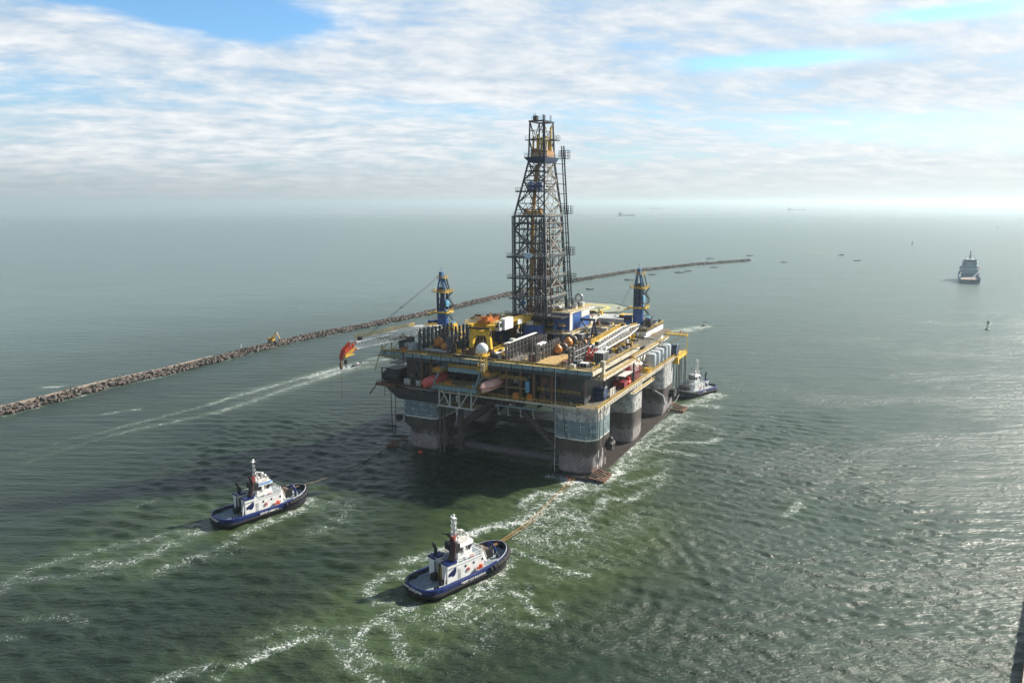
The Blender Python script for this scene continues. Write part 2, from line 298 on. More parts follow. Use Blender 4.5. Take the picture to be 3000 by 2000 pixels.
# ---------------------------------------------------------------- sea
JET = [(-262, 278), (-245, 306), (-231, 334), (-222, 353), (-209, 388), (-190, 422), (-169, 473), (-145, 528), (-109, 583), (-69, 650), (2, 790), (76, 920), (163, 1045), (279, 1164), (386, 1245)]
def axis(lo, hi, step, far_lo, far_hi, g=1.05):
    a = list(np.arange(lo, hi + 1e-6, step)); s = step
    while a[-1] < far_hi: s *= g; a.append(a[-1] + s)
    s = step; b = []
    x = lo
    while x > far_lo: s *= g; x -= s; b.append(x)
    return np.array(b[::-1] + a)
def make_sea():
    xs = axis(-115, 125, .62, -40000, 40000, 1.036); ys = axis(118, 320, .62, -1500, 40000, 1.036)
    X, Y = np.meshgrid(xs, ys); sx = np.gradient(xs)[None, :]; sy = np.gradient(ys)[:, None]
    sp = np.maximum(sx, sy) * np.ones_like(X)
    rng = np.random.default_rng(3)
    Zv = np.zeros_like(X)
    pu = X * math.cos(YAW) - (Y - 254.6) * math.sin(YAW)
    for i in range(54):
        lam = 1.9 * (8.5 / 1.9) ** rng.random(); th = R(70) + rng.normal(0, .5)
        k = 2 * math.pi / lam; ph = rng.random() * 6.28; amp = .0075 * lam ** .8
        z = amp * np.sin(k * (X * math.cos(th) + Y * math.sin(th)) + ph)
        Zv += z * np.clip((lam / sp - 3.0) / 3.0, 0, 1)
    # the platform's wake: long curved crests peeling off to the right of the near tug
    for (cx, cy, rad, a0, a1, lam, amp, wd) in ((-60, 212, 106, -48, 12, 6.4, .13, 15),):
        dx, dy = X - cx, Y - cy; rr = np.hypot(dx, dy); an = np.degrees(np.arctan2(dy, dx))
        wnd = np.exp(-((rr - rad) / wd) ** 2) * np.clip((an - a0) / 14, 0, 1) * np.clip((a1 - an) / 14, 0, 1)
        Zv += amp * wnd * np.sin(2 * math.pi * (rr + 3 * np.sin(an / 9.) + 1.6 * np.sin(an / 3.1 + rr * .2)) / lam)
    foam = np.zeros_like(X)
    def stroke(P, wd, I, tgt=None):
        tgt = foam if tgt is None else tgt
        P = np.array(P); x0, y0 = P.min(0) - wd * 3; x1, y1 = P.max(0) + wd * 3
        i0, i1 = np.searchsorted(xs, (x0, x1)); j0, j1 = np.searchsorted(ys, (y0, y1))
        if i1 <= i0 or j1 <= j0: return
        sxx, syy = X[j0:j1, i0:i1], Y[j0:j1, i0:i1]; d = np.full(sxx.shape, 1e9)
        for a, b in zip(P, P[1:]):
            ab = b - a; t = np.clip(((sxx - a[0]) * ab[0] + (syy - a[1]) * ab[1]) / (ab @ ab + 1e-9), 0, 1)
            d = np.minimum(d, np.hypot(sxx - a[0] - t * ab[0], syy - a[1] - t * ab[1]))
        f = I * np.exp(-(d / (wd * 1.35)) ** 2); tgt[j0:j1, i0:i1] = np.maximum(tgt[j0:j1, i0:i1], f)
    def stroke2(P, wd, I): stroke(P, wd, I, veil_)
    for P, wd, I in FOAM: stroke(P, wd, I)
    for pts, wd, I in (((( -82, -3.6), (-72, -2.2), (-62, -1.6)), 1.3, .72), (((-83.5, 2), (-83, 12)), 1.6, .7), (((-60, 4.5), (-40, 5.6), (-18, 4.6)), 1.0, .55), (((-15, -4.6), (4, -5)), 1.6, .95), (((-60, 14), (-40, 20), (-20, 16)), 3, .45)):
        stroke([tuple(rig(u, v))[:2] for u, v in pts], wd, I)
    for i in range(len(JET) - 1):
        a, b = np.array(JET[i]), np.array(JET[i + 1]); n = max(1, int(np.hypot(*(b - a)) / 9))
        for q in range(n):
            if rng.random() < .72: stroke([a + (b - a) * q / n + (1.2, -.6), a + (b - a) * (q + .8) / n + (1.2, -.6)], 1.1 + 1.2 * rng.random(), .45 + .5 * rng.random())
    # churned, greener water: round the tugs and along the platform
    def bl(cx, cy, rx, ry, rot):
        c, s_ = math.cos(R(rot)), math.sin(R(rot)); dx, dy = X - cx, Y - cy
        return np.exp(-(((dx * c + dy * s_) / rx) ** 2 + ((-dx * s_ + dy * c) / ry) ** 2))
    veil_ = np.zeros_like(X); pass
    for P, wd, I in FOAM: stroke2(P, wd * 2.6 + 1.5, I * .7)
    aer = .8 * veil_ + np.clip(1.2 * bl(14, 210, 34, 34, 45) + .9 * bl(-25, 168, 36, 22, 40) + .8 * bl(45, 262, 12, 30, -25) + .5 * bl(-95, 215, 55, 28, 25) + .7 * bl(84, 365, 14, 10, 0), 0, 1)
    n = len(xs); me = bpy.data.meshes.new('sea')
    co = np.stack([X, Y, Zv], -1).reshape(-1, 3)
    idx = np.arange(len(xs) * len(ys)).reshape(len(ys), len(xs))
    q = np.stack([idx[:-1, :-1], idx[:-1, 1:], idx[1:, 1:], idx[1:, :-1]], -1).reshape(-1, 4)
    me.vertices.add(len(co)); me.vertices.foreach_set('co', co.ravel())
    me.loops.add(q.size); me.loops.foreach_set('vertex_index', q.ravel().astype(np.int32))
    me.polygons.add(len(q)); me.polygons.foreach_set('loop_start', np.arange(0, q.size, 4, dtype=np.int32))
    me.polygons.foreach_set('use_smooth', np.ones(len(q), dtype=bool))
    me.update(); me.validate()
    for nm, ar in (('foam', foam), ('churn', aer)):
        at = me.attributes.new(nm, 'FLOAT', 'POINT'); at.data.foreach_set('value', ar.ravel().astype(np.float32))
    o = bpy.data.objects.new('water', me); COL.objects.link(o)
    tag(o, 'green grey sea with wakes and foam', 'water', kind='structure')
    m, k, b = newmat('sea_water'); me.materials.append(m)
    pos = k.n('ShaderNodeNewGeometry').outputs['Position']
    fo = k.n('ShaderNodeAttribute', attribute_name='foam').outputs['Fac']; ch = k.n('ShaderNodeAttribute', attribute_name='churn').outputs['Fac']
    pr = k.map(pos, (.6, 1.35, 1), (0, 0, R(16)))
    dist = k.vm('LENGTH', k.vm('SUBTRACT', pos, (20, 240, 0))); calm = k.m('MULTIPLY', k.ss(dist, 120, 1500, 1.0, .32), k.ss(dist, 700, 6000, 1.0, .3))
    n0 = k.noise(pos, .035, 3, .55); n1 = k.noise(pr, .78, 3, .55, .4); n2 = k.noise(k.map(pos, (.8, 1.5, 1), (0, 0, R(24))), 1.7, 4, .7, .4); n3 = k.noise(k.map(pos, (.35, 1.6, 1), (0, 0, R(10))), .13, 4, .55)
    patch = k.ss(k.noise(k.map(pos, (.5, 1.2, 1), (0, 0, R(14))), .021, 4, .6), .35, .65, .45, 1.25)
    h = k.m('ADD', k.m('MULTIPLY', k.m('ADD', k.m('MULTIPLY', n1, .72), k.m('MULTIPLY', n2, .25)), patch), k.m('MULTIPLY', n3, 2.2))
    # filaments of foam
    wv = k.vm('SCALE', k.vm('SUBTRACT', k.noisec(pos, .16, 4), (.5, .5, .5)), sc=7.0)
    pw = k.vm('ADD', pos, wv)
    def ridge(sc, dist):
        nn = k.noise(pw, sc, 4, .58, dist); return k.m('SUBTRACT', 1, k.m('MULTIPLY', k.m('ABSOLUTE', k.m('SUBTRACT', nn, .5)), 11.5), clamp=True)
    r1 = ridge(.27, .4); r2 = ridge(.85, .3); r3 = k.noise(pos, 2.1, 4, .7)
    pat = k.m('MULTIPLY', k.m('MAXIMUM', r1, k.m('MULTIPLY', r2, .85)), k.ss(r3, .22, .6))
    solid = k.ss(k.m('ADD', fo, k.m('MULTIPLY', k.m('SUBTRACT', k.noise(pw, .9, 5, .75), .5), 1.8)), .95, 1.32)
    thr = k.m('SUBTRACT', 1.02, k.m('MULTIPLY', fo, .62))
    fil = k.m('MULTIPLY', k.ss(pat, k.m('SUBTRACT', thr, .08), k.m('ADD', thr, .42)), k.ss(fo, .04, .5))
    fm = k.m('MULTIPLY', k.m('MAXIMUM', solid, fil), .82, clamp=True)
    veil = k.m('MULTIPLY', k.ss(fo, .1, .9), .30)
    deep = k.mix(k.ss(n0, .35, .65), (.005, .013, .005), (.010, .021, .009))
    deep = k.mix(k.ss(dist, 60, 700), deep, (.098, .142, .136))  # farther sea lightened in its base colour, standing in for reflected sky
    px_ = k.n('ShaderNodeSeparateXYZ'); k.put(px_.inputs[0], pos)
    glare_tone = k.ss(k.m('ADD', px_.outputs[0], k.m('MULTIPLY', k.m('SUBTRACT', k.noise(pos, .012, 3), .5), 90)), -40, 110)
    deep = k.mix(k.m('MULTIPLY', glare_tone, .55), deep, (.066, .098, .074))  # sunward side painted paler, standing in for glare on the water
    ch = k.m('ADD', ch, k.m('MULTIPLY', k.m('MULTIPLY', k.m('SUBTRACT', k.noise(k.vm('ADD', pos, wv), .055, 5, .62), .5), 1.9), k.ss(ch, 0, .5)))
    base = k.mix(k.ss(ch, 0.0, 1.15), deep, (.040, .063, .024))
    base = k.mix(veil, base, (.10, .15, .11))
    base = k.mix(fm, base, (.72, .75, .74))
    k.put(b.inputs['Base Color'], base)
    k.put(b.inputs['Roughness'], k.m('ADD', k.m('MULTIPLY', k.ss(dist, 100, 1200, .33, .34), k.ss(dist, 1500, 8000, 1.0, .6)), k.m('MULTIPLY', fm, .5)))
    b.inputs['IOR'].default_value = 1.333
    bp = k.n('ShaderNodeBump'); k.put(bp.inputs['Strength'], calm); bp.inputs['Distance'].default_value = .75
    k.put(bp.inputs['Height'], h); k.put(b.inputs['Normal'], bp.outputs[0])
    return o
make_sea()
# ---------------------------------------------------------------- haze
hm = bpy.data.materials.new('haze'); hm.use_nodes = True; hm.node_tree.nodes.clear(); k = NT(hm.node_tree)
mo = k.n('ShaderNodeOutputMaterial'); pv = k.n('ShaderNodeVolumePrincipled')
pv.inputs['Color'].default_value = (.55, .645, .69, 1); pv.inputs['Density'].default_value = 1.0e-4; pv.inputs['Anisotropy'].default_value = .45
k.L.new(pv.outputs[0], mo.inputs['Volume'])
hz_ = MB().box(-41000, 41000, -1700, 41500, -9, 134).build('haze', hm)
tag(hz_, 'thin pale sea haze', 'haze', kind='stuff')
# ---------------------------------------------------------------- materials of the things
YEL = mat('yellow_rail_paint', (.62, .40, .045), .6, wear=.3, wcol=(.20, .11, .05))
CRM = mat('cream_edge_paint', (.50, .46, .36), .6, wear=.5)
OLV = mat('dull_olive_deck_edge', (.27, .24, .12), .75, wear=.5, streak=False)
STL = mat('grey_steel', (.11, .12, .135), .5, .35, wear=.35)
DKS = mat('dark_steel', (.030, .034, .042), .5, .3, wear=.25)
BLK = mat('black_gear', (.018, .018, .02), .55, wear=.2)
RST = mat('rusty_brown_steel', (.11, .055, .03), .75, wear=.5, wcol=(.20, .085, .03))
TEAL = mat('teal_girder', (.17, .27, .30), .55, wear=.45)
GRN = mat('grey_deck', (.12, .105, .08), .85, wear=.5, streak=False, wcol=(.10, .07, .05), bump=.01)
TAN = mat('tan_deck', (.38, .26, .10), .85, wear=.35, streak=False, wcol=(.2, .12, .06))
BLU = mat('blue_equipment_paint', (.018, .075, .27), .45, wear=.25, wcol=(.30, .28, .27))
BLL = mat('pale_blue_paint', (.11, .33, .52), .45, wear=.3)
DBL = mat('dark_blue_paint', (.012, .03, .085), .4, wear=.2)
WHT = mat('white_paint', (.74, .74, .72), .45, wear=.12, var=.06, wcol=(.45, .40, .34))
OFFW = mat('off_white_panel', (.60, .57, .53), .55, wear=.4, var=.1)
GRY = mat('pale_grey_paint', (.42, .43, .42), .55, wear=.35)
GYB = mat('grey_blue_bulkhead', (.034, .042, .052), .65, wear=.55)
YLG = mat('gantry_yellow', (.62, .40, .03), .5, wear=.3)
ORG_ = mat('orange_paint', (.48, .15, .02), .45, wear=.25)
RED = mat('crane_red', (.42, .045, .02), .5, wear=.3, wcol=(.2, .05, .03))
CRIM = mat('dark_red_skid', (.24, .012, .022), .5, wear=.2)
PINK = mat('faded_coral_glassfibre', (.80, .46, .39), .5, wear=.2, wcol=(.55, .36, .32))
CORAL = mat('red_coral_glassfibre', (.55, .10, .08), .5, wear=.2, wcol=(.4, .2, .18))
SILO = mat('silo_grey', (.42, .46, .48), .45, wear=.15, var=.07)
BUOYO = mat('buoy_orange', (.50, .19, .035), .38, wear=.3, wcol=(.2, .09, .03), streak=False)
WIN = mat('dark_glass', (.012, .016, .02), .12, wear=0, spec=.6)
ROPE = mat('dark_rope', (.03, .03, .03), .8, wear=0)
OROPE = mat('orange_hawser', (.42, .19, .04), .8, wear=.1)
HIVIS = mat('orange_overalls', (.65, .13, .02), .8, wear=0)
GREENISH = mat('helideck_paint', (.25, .27, .20), .8, wear=.3, streak=False, wcol=(.30, .30, .26))

# columns: painted bands, growth and a waterline (object space = platform space)
def hull_mat(nm='column_paint', teal=True):
    m, k, b = newmat(nm)
    p = k.n('ShaderNodeTexCoord').outputs['Object']; s = k.n('ShaderNodeSeparateXYZ'); k.put(s.inputs[0], p)
    z = s.outputs[2]; e = k.m('MULTIPLY', k.m('SUBTRACT', k.noise(p, .8, 4, .6), .5), .9); zz = k.m('ADD', z, e)
    up = k.mix(k.ss(k.noise(p, .5, 5, .6), .35, .65), (.20, .205, .205), (.46, .455, .44))
    stv = k.noise(k.map(p, (1, 1, .08)), 1.6, 4, .6)
    up = k.mix(k.m('MULTIPLY', k.ss(stv, .56, .72), .7), up, (.14, .10, .08))
    band = k.mix(k.ss(k.noise(p, .6, 5, .65), .3, .7), (.08, .135, .155), (.165, .225, .24))
    # weld lines where the paint was touched up
    pp = k.vm('ADD', p, k.vm('SCALE', k.vm('SUBTRACT', k.noisec(p, .5, 3), (.5, .5, .5)), sc=.5)); q = k.n('ShaderNodeSeparateXYZ'); k.put(q.inputs[0], pp)
    def grid(v, per, wd): return k.m('LESS_THAN', k.m('ABSOLUTE', k.m('SUBTRACT', k.m('FRACT', k.m('DIVIDE', v, per)), .5)), wd / per)
    gl = k.m('MAXIMUM', grid(q.outputs[0], 2.1, .12), k.m('MAXIMUM', grid(q.outputs[1], 2.1, .12), grid(q.outputs[2], 1.9, .10)))
    gl = k.m('MULTIPLY', gl, k.ss(k.noise(p, .35, 3), .46, .58))
    band = k.mix(k.m('MULTIPLY', gl, .75), band, (.5, .55, .56))
    c = k.mix(k.ss(zz, 19.6, 20.0) if teal else 1.0, band, up)
    wl = k.m('MULTIPLY', k.ss(zz, 12.9, 13.05), k.m('SUBTRACT', 1, k.ss(zz, 13.45, 13.6)))
    c = k.mix(k.m('MULTIPLY', wl, .85 if teal else .0), c, (.62, .62, .60))
    boot = k.mix(k.ss(stv, .35, .7), (.040, .033, .029), (.085, .07, .062))
    c = k.mix(k.ss(zz, 13.0, 12.85), c, boot)
    spk = k.noise(p, 3.2, 5, .75)
    gr = k.m('MULTIPLY', k.ss(zz, 9.6, 6.0), k.ss(k.m('ADD', spk, k.m('MULTIPLY', k.noise(p, .35, 3), .35)), .66, .74))
    c = k.mix(k.m('MULTIPLY', gr, .8), c, (.40, .37, .40))
    fl = k.mix(k.ss(spk, .4, .6), (.20, .165, .165), (.36, .32, .33))
    c = k.mix(k.m('MULTIPLY', k.ss(zz, 6.6, 6.0), .55), c, fl)
    c = k.mix(k.m('MULTIPLY', k.ss(zz, 1.6, .5), .9), c, (.035, .03, .025))
    k.put(b.inputs['Base Color'], c); b.inputs['Roughness'].default_value = .7
    bp = k.n('ShaderNodeBump'); bp.inputs['Strength'].default_value = .7; bp.inputs['Distance'].default_value = .08
    k.put(bp.inputs['Height'], k.m('ADD', spk, k.m('MULTIPLY', gl, .2))); k.put(b.inputs['Normal'], bp.outputs[0])
    return m
HULL = hull_mat(); HULL2 = hull_mat('column_paint_grey', False)
PONT = mat('pontoon_brown', (.026, .018, .015), .6, wear=.4, wcol=(.05, .045, .03), streak=False, bump=.05)
BRC = mat('brace_grey_brown', (.055, .046, .046), .7, wear=.5, wcol=(.33, .31, .33), wscale=1.6, streak=False, bump=.04)

# ---------------------------------------------------------------- the platform itself
pf = T('drilling_platform', 'huge grey semi-submersible drilling platform on six columns under tow', 'oil platform')
A = pf.part
for u0, u1 in ((-16.5, 1.1), (-81.0, -63.2)):
    A('pontoon', PONT, pf.mb().prism(rrect(u0, u1, -2.0, 105, (4, 5, 5, 4)), -7.0, .38))
def column(u0, u1, v0, v1, rad, outs, flare):
    "outs: how far the upper body stands proud of the foot (left, right, front, back)"
    rings = []
    lo = rrect(u0 + outs[0], u1 - outs[1], v0 + outs[2], v1 - outs[3], rad, 6)
    hi = rrect(u0, u1, v0, v1, rad, 6)
    for z, P in ((-3, lo), (flare - 2, lo), (flare, hi), (24.3, hi)): rings.append([(x, y, z) for x, y in P])
    return pf.mb().loft(rings)
cols = []
for a in ((-16, 0, 0, 16, (4.6, .6, 3.0, 3.6), (1.2, 1.6, .6, 1.6), 8.5), (-15, .3, 41, 54.5, (4.5, .8, 3, 3), (0.6, .6, .6, .6), 3.0), (-16, .4, 85, 102, (4.5, .8, 3, 4), (.8, .8, .8, .8), 3.0),
          (-80.6, -63.5, 0, 16, (3.0, 3, .8, 4.2), (2.2, .3, .8, .8), 10.0), (-80.3, -65, 41, 54.5, (3, 3, 1, 4.5), (.6, .6, .6, .6), 3.), (-80.3, -64, 85, 102, (4, 3, 1, 4.5), (.8, .8, .8, .8), 3.)):
    c = A('column', HULL if a[2] == 0 else HULL2, column(*a)); cols.append(c)
def childpart(name, m, mb, par): return mb.build(name, m, par)
# weld plates, draught marks, pipes on the columns
for c, (u, vs, z0, z1) in zip(cols[:3], ((.06, (3.2, 7.2, 11.0), 2, 9), (.36, (44, 47, 51), 3, 17), (.46, (88, 93, 98), 3, 16))):
    for v in vs: childpart('draught_mark', WHT, MB().box(u, u + .05, v, v + .28, z0, z0 + 2.6), c); childpart('draught_mark', WHT, MB().box(u, u + .05, v + .6, v + .85, z1 - 2.5, z1), c)
q = MB()
for u in (-63.0, -61.2): q.tube([(u, 1.2, .2), (u, 1.2, 23.5)], .55, 10)
q.tube([(-56.8, 6, .5), (-56.8, 6, 22)], 1.1, 12); childpart('caisson', BRC, q, cols[3])
q = MB(); q.box(.2, 2.4, 11.5, 15.0, 7.2, 7.6).box(.4, 2.2, 12, 14.6, 7.6, 10.6); q.tube([(1.2, 11.4, 9), (1.2, 15.2, 9)], 1.35, 14); q.tube([(1.2, 12.8, 10.8), (1.2, 13.8, 10.8)], .9, 12)
childpart('fairlead', BLK, q, cols[0])
q = MB(); q.tube([(-81.6, .2, 11.6), (-81.6, 1.4, 11.6)], 1.4, 14).box(-81.9, -80.6, .3, 1.3, 10.5, 12.6); childpart('fairlead', BLK, q, cols[3])
q = MB(); q.box(.5, 2.6, 97, 101, 7, 10.6).tube([(1.4, 96.5, 8.4), (1.4, 101.5, 8.4)], 1.3, 12); childpart('fairlead', BLK, q, cols[2])
q = MB(); q.tube([(-4, 84.9, 12.5), (2, 80, 11.5), (3.2, 79, 8)], .5, 8); childpart('outlet_pipe', GRY, q, cols[2])
# steel lattice anchor racks awash at the column feet
def rack(u, v, su, sv):
    q = pf.mb()
    q.bar((u, v, 1.1), (u + su, v, .55), .75, .9); q.bar((u + su, v, .55), (u + su, v + sv, .7), .75, .9); q.bar((u, v + sv, 1.4), (u + su, v + sv, .7), .6)
    for i in range(1, 5):
        f = i / 5; q.bar((u + su * .1, v + sv * f, 2.6), (u + su, v + sv * f, .8), .38); q.bar((u + su * f, v, 1.2), (u + su, v + sv * f, .9), .3)
    q.bar((u, v + sv * .25, 2.7), (u, v + sv, 2.9), .4)
    return q
A('anchor_rack', RST, rack(-.6, -3.2, 5.0, 8.5)); A('anchor_rack', RST, rack(.2, 97.5, 6.5, 8.0)); 
A('anchor_rack', RST, rack(-80.2, -3.0, -5.0, 7.5))
A('bow_beam', DKS, pf.mb().bar((-13.5, -3.4, .9), (4.2, -3.4, .5), 1.0).bar((-14, -3.4, .9), (-14, 1.5, .9), .8))
# braces
GRW = mat('brace_with_growth', (.06, .052, .054), .8, wear=.6, wcol=(.32, .30, .32), wscale=1.9, streak=False, bump=.05)
A('brace', GRW, pf.mb().tube([(-66, 8.4, 2.2), (-13, 8.4, 2.2)], 1.55, 14))
A('brace', BRC, pf.mb().tube([(-66, 47, 2.5), (-13, 47, 2.5)], 1.5, 12)); A('brace', BRC, pf.mb().tube([(-66, 93, 2.5), (-13, 93, 2.5)], 1.5, 12))
A('brace', BRC, pf.mb().tube([(-66, 47, 19.5), (-13, 47, 19.5)], 1.9, 14))
for v in (8.6, 47.5, 93.5):
    A('brace', BRC, pf.mb().tube([(-64, v, 4), (-41, v, 23.8)], 1.25, 12)); A('brace', BRC, pf.mb().tube([(-15, v, 4), (-38, v, 23.8)], 1.25, 12))
for u in (-65, -15): A('brace', BRC, pf.mb().tube([(u, 14, 21), (u, 43, 21)], 1.3, 12)); A('brace', BRC, pf.mb().tube([(u, 53, 21), (u, 87, 21)], 1.3, 12))
A('brace', BRC, pf.mb().tube([(-64, 12, 5), (-44, 44, 22)], 1.1, 12)); A('brace', BRC, pf.mb().tube([(-16, 12, 5), (-36, 44, 22)], 1.1, 12))

# decks
LZ, UZ = 25.0, 38.0
A('lower_deck', GRN, pf.mb().box(-80.8, .9, -.3, 101.5, 24.35, LZ - .12).box(-80.4, -63, .2, 17, LZ - .12, LZ).box(-16, .5, .2, 101, LZ - .12, LZ))
q = pf.mb()
for v in range(3, 100, 6): q.box(-80, .4, v, v + .5, 23.0, 24.35)
for u in range(-76, 0, 9): q.box(u, u + .5, .4, 100, 22.6, 24.34)
A('deck_beams', DKS, q)
# cap over the left front column with a sloped soffit, like a ship's bow
A('sponson', GYB, pf.mb().loft([[(-86.0, -1.6, 24.0), (-62, -1.6, 24.0), (-62, 17, 24.0), (-86.0, 17, 24.0)], [(-81.2, -.4, 19.6), (-63, -.4, 19.6), (-63, 16.5, 19.6), (-81.2, 16.5, 19.6)]][::-1], smooth=False))
A('anchor_platform', RST, pf.mb().box(-90.5, -80.9, -2.2, 16, 24.3, 25).bar((-90.5, -2, 24), (-92, -4, 21), .4).box(-90.3, -81, -2.2, -2.0, 25, 25.5))
A('anchor_platform', YEL, pf.mb().box(-8, 2.6, 101.6, 118, 23.4, 24.9).box(-8.2, 2.8, 101.6, 103, 21.6, 23.3))
A('anchor_platform', GRN, pf.mb().box(-78, -68, 101.6, 112, 24, 25))
A('deck_edge', CRM, pf.mb().box(-16.2, 1.0, -.55, -.32, 24.0, 25.1).box(.92, 1.25, -.5, 102, 23.9, 25.15))
A('deck_edge', CRM, pf.mb().box(-62, -16.4, -.5, -.32, 24.2, 24.9))
q = pf.mb()
for v in np.arange(3, 100, 2.6): q.box(1.26, 1.32, v, v + 1.4, 24.35, 24.75)
A('edge_pattern', BLK, q)
q = pf.mb(); q.rail([(-62, -.2, LZ), (.9, -.2, LZ), (.9, 101, LZ), (2.4, 103, LZ), (2.4, 117.5, LZ), (-7.5, 117.5, LZ)], t=.1)
A('railing', YEL, q); q = pf.mb(); q.rail([(-62, -.2, LZ), (-80.5, -.2, LZ), (-90, -2, LZ), (-90, 15.5, LZ)], t=.09); A('railing', RST, q)
# outer walkway of the lower deck between the columns, hung below the edge
A('walkway', CRM, pf.mb().box(1.3, 3.0, 34, 62, 22.6, 22.9).bar((1.3, 34, 24), (3, 36, 22.8), .25).bar((1.3, 62, 24), (3, 60, 22.8), .25)); A('railing', YEL, pf.mb().rail([(2.9, 34, 22.9), (2.9, 62, 22.9)]))
A('walkway', TEAL, pf.mb().box(-38, -22, -1.8, -.6, 22.3, 22.6)); q = pf.mb()
for u in (-37, -33, -28, -23): q.bar((u, -1.2, 22.3), (u, -.4, 18.6), .22); q.bar((u, -1.2, 19.5), (u + 1.2, -1.2, 19.2), .2)
A('hanger', GRY, q)
# bulkheads and dark recess between the decks
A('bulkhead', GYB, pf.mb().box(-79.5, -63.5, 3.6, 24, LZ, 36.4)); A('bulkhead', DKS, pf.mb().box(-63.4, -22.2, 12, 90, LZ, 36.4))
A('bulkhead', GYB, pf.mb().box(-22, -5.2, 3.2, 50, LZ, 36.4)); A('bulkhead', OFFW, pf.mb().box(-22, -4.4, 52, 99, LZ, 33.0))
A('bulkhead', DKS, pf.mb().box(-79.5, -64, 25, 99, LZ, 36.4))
rr = random.Random(5)
q = pf.mb(); q.tube([(-26.2, 1.2, 28.5), (-26.2, 1.2, 31.8)], .9, 12).ball((-26.2, 1.2, 28.4), .9, 12); A('blue_tank', BLL, q)
q = pf.mb()
for z in (29, 32.4): q.box(-62, -38, .4, 2.4, z, z + .18); q.box(-36.6, -26, -.4, 2.4, z + .1, z + .28)
A('catwalk', OLV, q); q = pf.mb()
for z in (32.5,): q.rail([(-36.6, -.4, z), (-26, -.4, z)]); q.rail([(-22, 1, 29), (-6, 1, 29)])
A('railing', YEL, q)
for u in (-70.6, -66.4, -34.2, -28.6, -23.4, -16.5):
    A('deck_pillar', RST, pf.mb().tube([(u, .6, LZ), (u, .6, 36.4)], .62, 10))
for u in (-30.5, -25):
    A('pillar_boot', ORG_, pf.mb().cbox((u, .9, 26.2), (2.4, 1.6, 2.4), 0, .4))
# upper deck
A('upper_deck', GRN, pf.mb().prism([(-88.5, -1), (-1, -1), (-1, 100), (-80, 100), (-80, 8), (-88.5, 2)], 37.2, UZ))
A('deck_girder', TEAL, pf.mb().box(-88.6, -.9, -1.25, -1.02, 36.7, 37.9).box(-88.6, -80, -1, 1.6, 36.4, 37.18))
A('deck_girder', CRM, pf.mb().box(-.98, -.66, -1.2, 52, 36.6, 38.05))
q = pf.mb()
for j, z in enumerate((36.3, 35.8, 35.3)): q.tube([(-86, -.9 + .3 * j, z), (-1.5, -.9 + .3 * j, z)], .15, 6)
A('pipe_run', STL, q)
q = pf.mb()
for u in np.arange(-86, -2, 4.2): q.bar((u, -1.35, 38.3), (u, -1.35, 35), .22)
A('hanger', DKS, q)
A('edge_walkway', OLV, pf.mb().box(-88.4, -1.2, -.99, .9, UZ, UZ + .16)); A('edge_kerb', DKS, pf.mb().box(-77, -12.4, 1.2, 1.8, UZ, UZ + .75))
q = pf.mb(); q.rail([(-88.2, -.9, UZ + .16), (-56, -.9, UZ + .16)], t=.09); q.rail([(-40, -.9, UZ + .16), (-1.2, -.9, UZ + .16), (-1.2, 52, UZ)], t=.1)
A('railing', YEL, q); A('railing', YEL, pf.mb().rail([(-79.8, 9, UZ), (-79.8, 99.5, UZ), (-60, 99.5, UZ)]))
A('deck_coating', TAN, pf.mb().box(-31.5, -13.2, 4.4, 24, UZ, UZ + .05)); A('deck_coating', TAN, pf.mb().box(-60.6, -50, 4.0, 26, UZ, UZ + .05))
A('deck_coating', mat('red_deck_mark', (.30, .06, .05), .8), pf.mb().lathe((-37.6, 5.2), [(0.01, 38.06), (1.6, 38.06), (1.6, 38.0)], 18))
# mezzanine on the right side
A('mezzanine', CRM, pf.mb().box(-4.5, .2, 7.5, 44, 33.3, 34.2)); A('railing', YEL, pf.mb().rail([(-4.4, 7.7, 34.2), (.1, 7.7, 34.2), (.1, 44, 34.2)], t=.11))
A('deck_pillar', CRM, pf.mb().box(-1.6, -.2, 8.6, 10.2, 33.0, 40.0)); A('deck_pillar', DKS, pf.mb().box(-4.4, -3.8, 20, 20.6, LZ, 33.3).box(-4.4, -3.8, 43, 43.6, LZ, 33.3).box(-.5, .1, 43, 43.6, LZ, 33.3))
A('walkway', CRM, pf.mb().box(-5.6, -2.6, 52.5, 104, 33.05, 33.6)); A('railing', YEL, pf.mb().rail([(-2.7, 52.5, 33.6), (-2.7, 103.5, 33.6)], t=.11))
# lamp bracket with a lit floodlight
lm, kk, bb = newmat('lit_lamp'); bb.inputs['Emission Color'].default_value = (1, .9, .7, 1); bb.inputs['Emission Strength'].default_value = 6
fl = A('floodlight', YEL, pf.mb().bar((-3, 53, 33), (-.6, 53, 31.6), .3).cbox((-.6, 53, 31.2), (.9, .9, .7)))
MB().ball((-.1, 52.6, 31.1), .42, 12).build('lamp', lm, fl)
# side deckhouse and quarters at the stern
h = A('quarters_wall', WHT, pf.mb().box(-30, -4.2, 72.6, 99, 38.1, 40.6).box(-13.5, -4.2, 72, 99.4, 33.7, 38.0))
q = MB()
for v in np.arange(75, 98, 3.3): q.box(-4.19, -4.12, v, v + .8, 35.6, 36.7)
for v in np.arange(56, 71, 4.5): q.box(-4.39, -4.3, v, v + 1, 29.6, 31)
q.build('window', WIN, h)
A('quarters_roof', GRN, pf.mb().box(-30.4, -3.8, 72.2, 99.5, 40.6, 40.9)); A('railing', YEL, pf.mb().rail([(-30, 72.4, 40.9), (-4, 72.4, 40.9), (-4, 99.2, 40.9)], t=.1))
A('quarters_wall', OFFW, pf.mb().box(-62, -30.5, 76, 100, UZ, 43.4)); A('quarters_wall', GRY, pf.mb().box(-30, -17, 84, 98, 40.9, 43.4))
